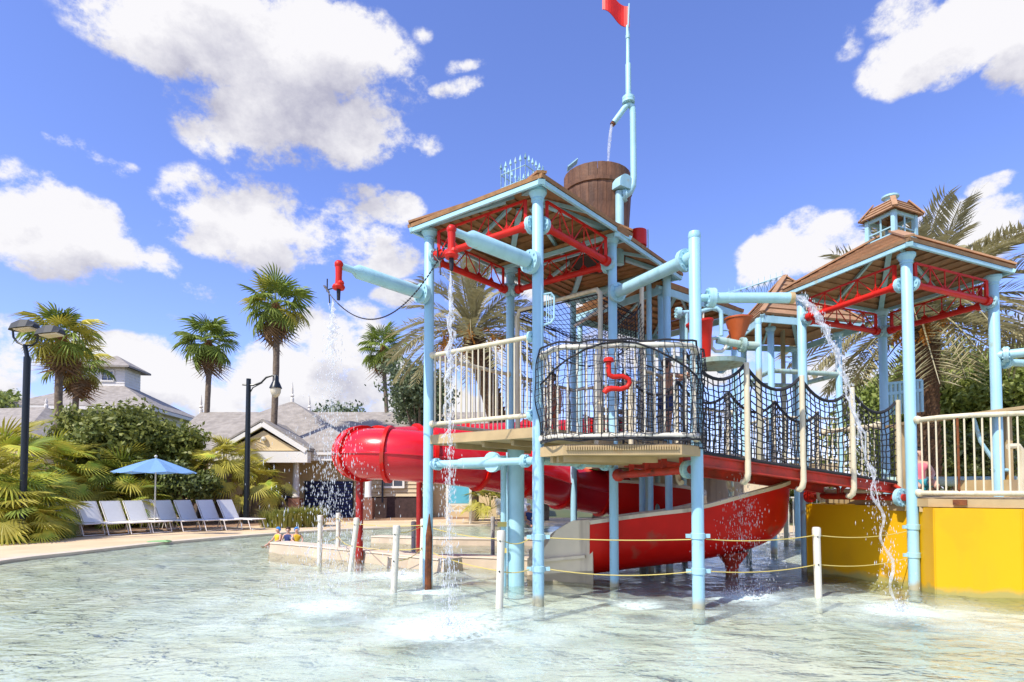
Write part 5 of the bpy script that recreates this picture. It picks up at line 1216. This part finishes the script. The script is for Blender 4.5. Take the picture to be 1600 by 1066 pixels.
# ------------------------------------------------------------------ lamps, umbrella, loungers, sign, fence
def lamps():
    Y = 16; p = P_at(37, Y); root = thing('street_lamp', tuple(p), 'black double-headed lamp post among the fan palm bushes', 'lamp post'); f = lambda x, y, yy=Y: at(x, y, yy)
    MB().tube([p, P3(p, f(37, 558).z)], .085, 12).build('pole', 'lampblack', root); MB().tube([P3(p, f(37, 558).z), f(39, 540)], .055, 10).build('pole_top', 'lampblack', root)
    MB().tube([f(20, 516), f(21, 527), f(27, 535), f(39, 540), f(50, 540), f(57, 535), f(60, 526)], .028, 8).build('yoke', 'lampblack', root)
    for cx, cy in ((38, 511), (78, 520)):
        c = f(cx, cy, 15.8); mb = MB(); prof = [(-.36, .10, .02), (-.26, .20, .10), (0, .24, .17), (.2, .22, .14), (.33, .15, .03)]
        rows = []
        for dx, w, h in prof: rows.append([c + V((dx, -w, -.06 + dx * .12)), c + V((dx, -w * .6, h + dx * .12)), c + V((dx, w * .6, h + dx * .12)), c + V((dx, w, -.06 + dx * .12))])
        for r0, r1 in zip(rows, rows[1:]): mb.hexa(r0, r1)
        hd = mb.build('lamp_head', 'lamphead', root); MB().hexa([c + V((x, y, -.1 + x * .12)) for x, y in ((-.16, -.15), (.26, -.13), (.26, .13), (-.16, .15))], [c + V((x, y, -.065 + x * .12)) for x, y in ((-.18, -.17), (.28, -.15), (.28, .15), (-.18, .17))]).build('lens', 'lampglass', hd)
    Y = 24; p = P_at(386, Y); root = thing('street_lamp', tuple(p), 'black lamp post with a curved arm and hanging acorn lantern', 'lamp post'); f = lambda x, y: at(x, y, Y)
    MB().tube([p, P3(p, f(386, 592).z)], [.12, .09], 12).build('pole', 'lampblack', root); MB().tube([f(379, 601), f(395, 602), f(408, 598), f(416, 590), f(425, 587), f(434, 588)], .04, 8).build('arm', 'lampblack', root); MB().tube([f(390, 615), f(395, 606), f(410, 598)], .025, 6).build('arm_brace', 'lampblack', root)
    MB().lathe([(.03, .22), (.09, .15), (.1, .0), (.16, -.12), (.24, -.3), (.25, -.34)], f(431, 594) , n=14).build('lantern_hood', 'lampblack', root); MB().lathe([(.21, -.34), (.2, -.5), (.13, -.66), (.02, -.72)], f(431, 594), n=14).build('globe', 'lampglass', root)
lamps()
def umbrella():
    Y = 19.8; p = P_at(243, Y); zt = at(243, 716, Y).z; ze = at(243, 738, Y).z; root = thing('parasol', tuple(p), 'open light blue parasol over the row of white loungers', 'parasol')
    MB().tube([p, P3(p, zt + .02)], .024, 8).build('pole', 'pole', root); MB().lathe([(.25, 0), (.25, .06), (.05, .1)], p, n=14).build('base', 'grey', root)
    n = 8
    cps = []
    for i in range(n):
        a0, a1 = 6.2832 * i / n, 6.2832 * (i + 1) / n; rr = 1.28; mb = MB(); c = P3(p, zt)
        for j in range(5):
            f0, f1 = j / 5, (j + 1) / 5; z = lambda f: zt - (zt - ze) * (f ** 1.15)
            q = lambda a, f: V((p.x + math.cos(a) * rr * f, p.y + math.sin(a) * rr * f, z(f)))
            mid = lambda f: (q(a0, f) + q(a1, f)) / 2 - V((0, 0, .05 * f))
            mb.poly([q(a0, f0 + .001), q(a0, f1), mid(f1), mid(f0 + .001)]); mb.poly([mid(f0 + .001), mid(f1), q(a1, f1), q(a1, f0 + .001)])
        mb.build('canopy_panel', 'umbrella', root)
        MB().tube([P3(p, zt - .04), V((p.x + math.cos(a0) * rr, p.y + math.sin(a0) * rr, ze - .02))], .008, 4).build('rib', 'pole', root)
    MB().ball(P3(p, zt + .06), .05, 8).build('finial', 'pole', root)
umbrella()
def loungers():
    root = thing('lounger', (0, 0, 0), '', 'lounger'); W_ = .62; L0 = -.0
    MB().hexa([V((-.02, -W_ / 2 + .03, .355)), V((1.25, -W_ / 2 + .03, .355)), V((1.25, W_ / 2 - .03, .355)), V((-.02, W_ / 2 - .03, .355))], [V((-.02, -W_ / 2 + .03, .365)), V((1.25, -W_ / 2 + .03, .365)), V((1.25, W_ / 2 - .03, .365)), V((-.02, W_ / 2 - .03, .365))]).build('seat', 'sling', root)
    b = [V((0, -W_ / 2 + .03, .37)), V((-.38, -W_ / 2 + .03, 1.0)), V((-.38, W_ / 2 - .03, 1.0)), V((0, W_ / 2 - .03, .37))]
    MB().hexa(b, [p + V((.012, 0, .006)) for p in b]).build('backrest', 'sling', root)
    fr = MB()
    for s in (-1, 1): fr.tube([(-.39, s * W_ / 2, 1.01), (0, s * W_ / 2, .36), (1.27, s * W_ / 2, .36)], .017, 6)
    fr.tube([(-.39, -W_ / 2, 1.01), (-.39, W_ / 2, 1.01)], .017, 6); fr.tube([(1.27, -W_ / 2, .36), (1.27, W_ / 2, .36)], .017, 6); fr.build('frame', 'chairframe', root)
    for x in (.05, 1.1):
        for s in (-1, 1): MB().tube([(x, s * W_ / 2, .36), (x + (.14 if x > .5 else -.12), s * W_ / 2, .02)], .016, 6).build('leg', 'chairframe', root)
        d = .14 if x > .5 else -.12; MB().tube([(x + d, -W_ / 2, .02), (x + d, W_ / 2, .02)], .014, 6).build('foot_bar', 'chairframe', root)
    a = atz(140, 833); b = atz(352, 828)
    spots = [atz(x, y) for x, y in ((100, 841), (137, 840), (174, 839), (211, 837), (246, 835), (262, 829), (292, 833), (325, 832), (359, 831), (392, 830))]
    labs = ['leftmost lounger, mostly behind yellow fan palm leaves', 'white lounger half hidden by the yellow fan palm near the left end', 'third lounger from the left, its back in plain shade', 'fourth lounger from the left, beside dark palm stems', 'white lounger left of the parasol pole with palm shadow stripes', 'lounger set back behind the others beside the parasol pole', 'white lounger just right of the parasol pole', 'lounger with a diagonal shadow on its back, third from the right', 'lounger with frond shadows, second from the right', 'white lounger at the right end of the row by the lamp']
    ang = math.atan2(-.42, .90)
    for i, (s, l) in enumerate(zip(spots, labs)):
        o = root if i == 0 else copy_tree(root); k = V((math.cos(ang), math.sin(ang), 0)); o.location = P3(s - k * .95, .06); o.rotation_euler = (0, 0, ang + random.uniform(-.06, .06)); tag(o, l, 'lounger', 'white loungers along the pool deck')
    q = P3(atz(262, 829), .06); t = thing('side_table', tuple(q), 'small white side table at the foot of the parasol', 'table')
    MB().lathe([(.22, .4), (.24, .41), (.24, .43), (.22, .44)], q, n=16).build('table_top', 'chairframe', t)
    for k in range(3): a = k * 2.09; MB().tube([q + V((math.cos(a) * .1, math.sin(a) * .1, .4)), q + V((math.cos(a) * .2, math.sin(a) * .2, 0))], .013, 6).build('leg', 'chairframe', t)
    # two far loungers seen behind the centre pipe
    for px, l in ((788, 'far grey backed lounger beyond the pool left of the centre pipe'), (815, 'far lounger beside the seated person beyond the pool')):
        o = copy_tree(root); o.location = P3(P_at(px, 24.5), .06); o.rotation_euler = (0, 0, -1.3); tag(o, l, 'lounger', 'white loungers along the pool deck')
loungers()
def sign():
    Y = 24.3; f = lambda x, y: at(x, y, Y); p = P_at(716, Y); root = thing('notice_board', tuple(p), 'blue notice board on white posts beyond the pool', 'sign')
    a, b = f(701, 759), f(733, 787)
    MB().box(((a.x + b.x) / 2, Y, (a.z + b.z) / 2), (b.x - a.x, .06, a.z - b.z)).build('board', 'signblue', root, smooth=False)
    for x in (a.x - .05, b.x + .05): MB().box((x, Y, a.z / 2 + .05), (.1, .1, a.z + .1)).build('post', 'white', root, smooth=False)
    mb = MB(); zt = b.z - .05; zb = b.z - .3; mb.beam((a.x, Y, zt), (b.x, Y, zt), .06, .05); mb.beam((a.x, Y, zb), (b.x, Y, zb), .06, .05); mx = (a.x + b.x) / 2; mb.beam((a.x, Y - .03, zb), (mx, Y - .03, zt), .03, .03); mb.beam((mx, Y + .03, zb), (b.x, Y + .03, zt), .03, .03); mb.beam((a.x, Y + .03, zt), (mx, Y + .03, zb), .03, .03); mb.beam((mx, Y - .03, zt), (b.x, Y - .03, zb), .03, .03)
    mb.build('lattice', 'white', root, smooth=False)
sign()
def fence():
    a = V((5.6, 17.6, .05)); b = V((13.5, 16.6, .05)); root = thing('picket_fence', tuple(a), 'white metal picket fence on the far deck right of the flume', 'fence'); L_ = (b - a).length; n = int(L_ / .13)
    mb = MB(); mb.beam(a + V((0, 0, .12)), b + V((0, 0, .12)), .04, .04); mb.beam(a + V((0, 0, 1.18)), b + V((0, 0, 1.18)), .04, .04); mb.build('rail', 'white', root)
    me = mesh_of(MB().box((0, 0, .6), (.02, .02, 1.2)), 'picket', 'white', False)
    for i in range(n + 1): inst(me, 'picket', root, lerp(a, b, i / n))
fence()
# ------------------------------------------------------------------ people
def person(loc, rz, J, h, label, skin='skin', hair='hair', shorts=None, shirt=None, vest=None, cap=None):
    """J: joint name -> local position for a figure of height 1 (scaled by h), x right, y forward, z up"""
    root = thing('person', tuple(loc), label, 'person'); M_ = Matrix.Rotation(rz, 3, 'Z')
    g = lambda k: M_ @ (V(J[k]) * h)
    names = ['pelvis', 'waist', 'chest', 'neck', 'head']; v = []; e = []; r = []; ix = {}
    def add(k, rad, par=None, pos=None):
        ix[k] = len(v); v.append(tuple(pos if pos is not None else g(k))); r.append(rad * h)
        if par: e.append((ix[par], ix[k]))
    add('pelvis', .078); add('waist', .066, 'pelvis'); add('chest', .078, 'waist'); add('neck', .030, 'chest')
    hd = g('head'); nk = g('neck'); up = (hd - nk).normalized()
    add('jaw', .046, 'neck', nk + up * .055 * h); add('skull', .062, 'jaw', nk + up * .10 * h); add('crown', .04, 'skull', nk + up * .15 * h)
    fwd = M_ @ V(J.get('face', (0, 1, 0)))
    for s in ('l', 'r'):
        add('sh' + s, .036, 'chest'); add('el' + s, .026, 'sh' + s); add('wr' + s, .018, 'el' + s)
        d = (g('wr' + s) - g('el' + s)).normalized(); sd = d.cross(V((0, 0, 1))); sd = sd.normalized() if sd.length > .1 else V((1, 0, 0)); w = g('wr' + s)
        add('pm' + s, .020, 'wr' + s, w + d * .045 * h)
        for k in range(4): add(f'f{k}{s}', .0065, 'pm' + s, w + d * (.045 + .045 - .006 * abs(k - 1.4)) * h + sd * (k - 1.5) * .013 * h)
        add('th' + s, .007, 'wr' + s, w + d * .04 * h + sd * .032 * h)
        add('hp' + s, .055, 'pelvis'); add('kn' + s, .038, 'hp' + s); add('an' + s, .024, 'kn' + s); add('to' + s, .018, 'an' + s)
    def sk(nm, v_, e_, r_, m, lvl=2, root_i=0, par=root):
        me = bpy.data.meshes.new(nm); me.from_pydata(v_, e_, []); o = bpy.data.objects.new(nm, me); COL.objects.link(o); o.parent = par; ORG[o.name] = V((0, 0, 0)); me.materials.append(MATS[m])
        md = o.modifiers.new('skin', 'SKIN')
        if not me.skin_vertices: me.skin_vertices.new() if hasattr(me.skin_vertices, 'new') else None
        for i, q in enumerate(me.skin_vertices[0].data): q.radius = (r_[i], r_[i]); q.use_root = (i == root_i)
        md.use_smooth_shade = True; o.modifiers.new('sub', 'SUBSURF').render_levels = lvl; o.modifiers['sub'].levels = 1; return o
    body = sk('body', v, e, r, skin)
    def sub(keys, scale, nm, m):
        vv = [v[ix[k]] for k in keys]; rr_ = [r[ix[k]] * scale for k in keys]; ee = [(keys.index(a), keys.index(b)) for a, b in [(ka, kb) for ka in keys for kb in keys] if (ix[a], ix[b]) in e]
        return sk(nm, vv, ee, rr_, m, 2, 0)
    if shorts:
        ks = ['pelvis', 'hpl', 'hpr', 'knl', 'knr']; vv = [V(v[ix[k]]) for k in ks]; vv[3] = lerp(vv[1], vv[3], .75); vv[4] = lerp(vv[2], vv[4], .75); sk('shorts', [tuple(p) for p in vv], [(0, 1), (0, 2), (1, 3), (2, 4)], [.092 * h, .068 * h, .068 * h, .06 * h, .06 * h], shorts)
    if shirt or vest:
        ks = ['waist', 'chest', 'shl', 'shr']; vv = [V(v[ix[k]]) for k in ks] + [lerp(V(v[ix['pelvis']]), V(v[ix['waist']]), .3)]; sk('shirt' if shirt else 'life_vest', [tuple(p) for p in vv], [(0, 1), (1, 2), (1, 3), (0, 4)], [(.078 if shirt else .1) * h, (.088 if shirt else .115) * h, .043 * h, .043 * h, .08 * h], shirt or vest)
    hm = MB(); c = nk + up * .105 * h; c = c - fwd * .012 * h
    hm.ball(c + up * .012 * h, .074 * h, 12, (1, 1.05, 1.02)); hh = hm.build('hair' if not cap else 'cap', cap or hair, root, org=V((0, 0, 0)))
    # face side stays free: push the hair back from the face
    for q in hh.data.vertices:
        d = (q.co - V(c)); 
        if d.dot(fwd) > .01 * h and d.dot(up) < .045 * h: q.co -= fwd * (d.dot(fwd) - .0 * h) * .9
    side = up.cross(fwd).normalized(); fm = MB()
    for s in (-1, 1): fm.ball(nk + up * .098 * h + fwd * .062 * h + side * s * .022 * h, .008 * h, 6)
    fm.build('eyes', 'eye', root, org=V((0, 0, 0))); fm = MB(); fm.ball(nk + up * .08 * h + fwd * .068 * h, .011 * h, 6); fm.build('nose', skin, root, org=V((0, 0, 0)))
    return root
def pose(**k):
    J = dict(pelvis=(0, 0, .50), waist=(0, .005, .60), chest=(0, .0, .72), neck=(0, 0, .82), head=(0, .01, .93), shl=(-.11, 0, .78), shr=(.11, 0, .78), ell=(-.14, 0, .62), elr=(.14, 0, .62), wrl=(-.15, .04, .48), wrr=(.15, .04, .48), hpl=(-.05, 0, .47), hpr=(.05, 0, .47), knl=(-.055, .01, .27), knr=(.055, .01, .27), anl=(-.055, -.01, .04), anr=(.055, -.01, .04), tol=(-.06, .09, .015), tor=(.06, .09, .015))
    J.update(k); return J
SIT = dict(pelvis=(0, 0, .09), waist=(0, .0, .19), chest=(0, .01, .31), neck=(0, .02, .40), head=(0, .03, .5), shl=(-.10, .02, .36), shr=(.10, .02, .36), ell=(-.15, .08, .23), elr=(.15, .08, .23), wrl=(-.10, .2, .18), wrr=(.10, .2, .18), hpl=(-.06, .02, .08), hpr=(.06, .02, .08), knl=(-.11, .25, .12), knr=(.11, .25, .12), anl=(-.08, .45, .04), anr=(.08, .45, .04), tol=(-.08, .50, .09), tor=(.08, .5, .09))
# boy on the platform reaching to the right
p = at(1042, 560, 10.3); 
person(V((p.x, 10.3, 2.35)), R(-90), pose(elr=(.12, .15, .76), wrr=(.10, .30, .82), ell=(-.12, .15, .74), wrl=(-.08, .30, .80), face=(0, 1, 0)), 1.42, 'bare chested boy on the platform reaching right toward a blue pipe', 'skin', shorts='navy')
person(V((.75, 11.2, 2.35)), R(150), pose(), 1.35, 'shirtless child standing inside the net tunnel', 'skin', shorts='orange')
person(V((7.0, 10.2, 1.45)), R(160), {**SIT, 'face': (0, 1, 0)}, 1.3, 'child in a pink top crouching behind the net at the right end of the bridge', 'skin2', shirt='pinkc', shorts='teal')
person(V((P_at(826, 21.5).x, 21.9, .06)), R(200), SIT, 1.5, 'person in dark clothes sitting on the far deck behind the front tower post', 'skin', shirt='navy', shorts='grey', cap='sling')
for px, rz, vs, lb in ((433, 150, 'vest', 'toddler in yellow vest and blue cap sitting in the water behind the curb at left'), (448, 185, 'navy', 'toddler in dark clothes sitting between two blue capped toddlers'), (461, 215, 'vest', 'toddler in blue cap nearest the first bollard, holding a yellow float')):
    q = atz(px, 852); person(V((q.x, q.y + .1, -.08)), R(rz), SIT, .95, lb, 'skin2', shorts='teal', vest=vs, cap='bluecap' if px != 448 else None)
q = atz(463, 853); t = MB(); t.lathe([(.10, 0), (.17, .0), (.19, .05), (.17, .1), (.10, .1), (.08, .05)], P3((q.x + .1, q.y - .1), -.02), n=16, caps=False); tag(t.build('float_ring', 'vest', org=P3((q.x + .1, q.y - .1), 0)), 'small yellow float ring in the water before the toddlers', 'float')
q = atz(245, 847, .06); t = MB(); t.hexa([V((q.x - .3, q.y, .06)), V((q.x + .3, q.y, .06)), V((q.x + .25, q.y + .3, .06)), V((q.x - .2, q.y + .3, .06))], [V((q.x - .25, q.y + .04, .09)), V((q.x + .2, q.y + .02, .12)), V((q.x + .2, q.y + .25, .09)), V((q.x - .15, q.y + .25, .08))]); tag(t.build('towel', 'green', org=P3(q, .06)), 'small bright green crumpled towel on the pool edge', 'towel')
# ------------------------------------------------------------------ falling water
def octa(n, P_, s, stretch, vel=None):
    d = np.array([[1, 0, 0], [0, 1, 0], [-1, 0, 0], [0, -1, 0], [0, 0, 1], [0, 0, -1]], float); v = d[None] * s[:, None, None]; v[:, 4:, :] *= stretch[:, None, None]; v = v + P_[:, None, :]
    f = np.array([[0, 1, 4], [1, 2, 4], [2, 3, 4], [3, 0, 4], [1, 0, 5], [2, 1, 5], [3, 2, 5], [0, 3, 5]]); return v.reshape(-1, 3), (f[None] + (np.arange(n) * 6)[:, None, None]).reshape(-1, 3)
def spray(name, P_, s, st, lab, org):
    v, f = octa(len(P_), P_, s, st); o0 = np.array(org); me = bpy.data.meshes.new(name); me.from_pydata((v - o0).tolist(), [], f.tolist()); me.materials.append(MATS['drops']); me.polygons.foreach_set('use_smooth', [True] * len(me.polygons))
    o = bpy.data.objects.new(name, me); COL.objects.link(o); o.location = org; tag(o, lab, 'water spray', kind='stuff')
def fall(x, y, z0, lab, w0=.03, w1=.6, n=3000, core=1.2):
    t = rng.random(n) ** .62; z = z0 * (1 - t); spread = w0 + (w1 - w0) * (t ** 1.3); a = rng.uniform(0, 6.28, n); r = np.abs(rng.normal(size=n)) * spread * .6
    P_ = np.stack([x + np.cos(a) * r, y + np.sin(a) * r, z], 1); spray('water_spray', P_, rng.uniform(.0024, .0056, n) , rng.uniform(2, 8, n), lab, (x, y, 0))
    k = 3
    for j in range(k):
        mb = MB(); pts = []; rr_ = []; L_ = core * (1 - .2 * j); m = 22
        for i in range(m):
            q = i / (m - 1); pts.append(V((x + math.sin(i * 1.7 + j * 2) * .022 * q * 3 + (j - 1) * .04 * q, y + math.cos(i * 2.1 + j) * .03 * q, z0 - q * L_))); rr_.append((.009 + .026 * q * (1 - q * .9)) * random.uniform(.4, 1.4))
        mb.tube(pts, rr_, 7); tag(mb.build('water_stream', 'stream', org=V((x, y, 0))), lab.replace('shower', 'stream'), 'water stream', kind='stuff')
fall(-2.33, 7.62, 3.95, 'white shower of water falling from the left cannon nozzle', .04, 1.15, 2600, .75)
fall(-.70, 6.66, 3.97, 'thin shower of water falling from the cannon nozzle under the roof', .03, .15, 1300, 1.9)
# splash where it lands
for x, y, r, n, lb in ((-.72, 6.5, .34, 500, 'foaming splash in front of the near tower'), (4.72, 7.3, .24, 380, 'white splash before the yellow wall'), (-1.9, 10.2, .5, 420, 'splashing water beside the leaning bollard'), (3.2, 8.3, .35, 400, 'small splash under the rope bridge')):
    a = rng.uniform(0, 6.28, n); q = np.abs(rng.normal(size=n)) * r * .6; z = np.abs(rng.normal(size=n)) * .07 * np.exp(-q / r) + .005
    spray('water_splash', np.stack([x + np.cos(a) * q, y + np.sin(a) * q, z], 1), rng.uniform(.004, .011, n), rng.uniform(.7, 1.6, n), lb, (x, y, 0))
# arc from the horizontal spout
def arc():
    x0, y0, z0 = 3.6, 7.48, 3.95; pts = []; T = .9
    for j in range(3):
        mb = MB(); q = []; rr_ = []; n = 34; Te = .62 + .06 * j
        for i in range(n):
            t = Te * i / (n - 1); s = .008 + .045 * (t / Te); q.append(V((x0 + 1.25 * t + math.sin(i * 1.3 + j * 2) * s * .5 + (j - 1.5) * .02, y0 - .2 * t + math.cos(i * 1.9 + j) * s * .6, z0 - 4.9 * t * t + (j - 1.5) * .015 + math.sin(i * 2.3 + j) * .01))); rr_.append((.022 - .012 * t / Te) * random.uniform(.4, 1.4))
        mb.tube(q, rr_, 7); tag(mb.build('water_stream', 'stream', org=V((x0, y0, 0))), 'arching stream of water pouring from the horizontal blue spout', 'water stream', kind='stuff')
    n = 900; t = T * rng.random(n) ** .6; sp = .02 + .08 * (t / T) ** 2
    P_ = np.stack([x0 + 1.25 * t + rng.normal(size=n) * sp, y0 - .2 * t + rng.normal(size=n) * sp, z0 - 4.9 * t * t + rng.normal(size=n) * .05], 1); P_ = P_[P_[:, 2] > 0]
    n = len(P_); spray('water_spray', P_, rng.uniform(.0025, .007, n), rng.uniform(1.5, 5, n), 'droplets of the arching stream from the horizontal blue spout', (x0, y0, 0))
    mb = MB(); q = []; rr_ = []
    for i in range(26): t = .66 + .24 * i / 25; q.append(V((x0 + 1.25 * t + .05 * math.sin(i * .8), y0 - .2 * t, max(z0 - 4.9 * t * t, .0)))); rr_.append(.016 * random.uniform(.5, 1.5))
    mb.tube(q, rr_, 6); tag(mb.build('water_stream', 'stream', org=V((x0, y0, 0))), 'arching stream of water pouring from the horizontal blue spout', 'water stream', kind='stuff')
    # sheet sprinkling off the bridge and drops from the buckets
    for x, y, z, w, n, lb in ((3.3, 8.5, 1.75, .22, 900, 'fine spray falling from the bridge before the flume'), (3.45, 9.5, 3.6, .12, 500, 'water dripping from the cone buckets')):
        zz = z * (1 - rng.random(n) ** .8 * (1 if z < 2 else .45)); spray('water_spray', np.stack([x + rng.normal(size=n) * w * (1.3 - zz / z), y + rng.normal(size=n) * .1, zz], 1), rng.uniform(.002, .006, n), rng.uniform(2, 7, n), lb, (x, y, 0))
arc()
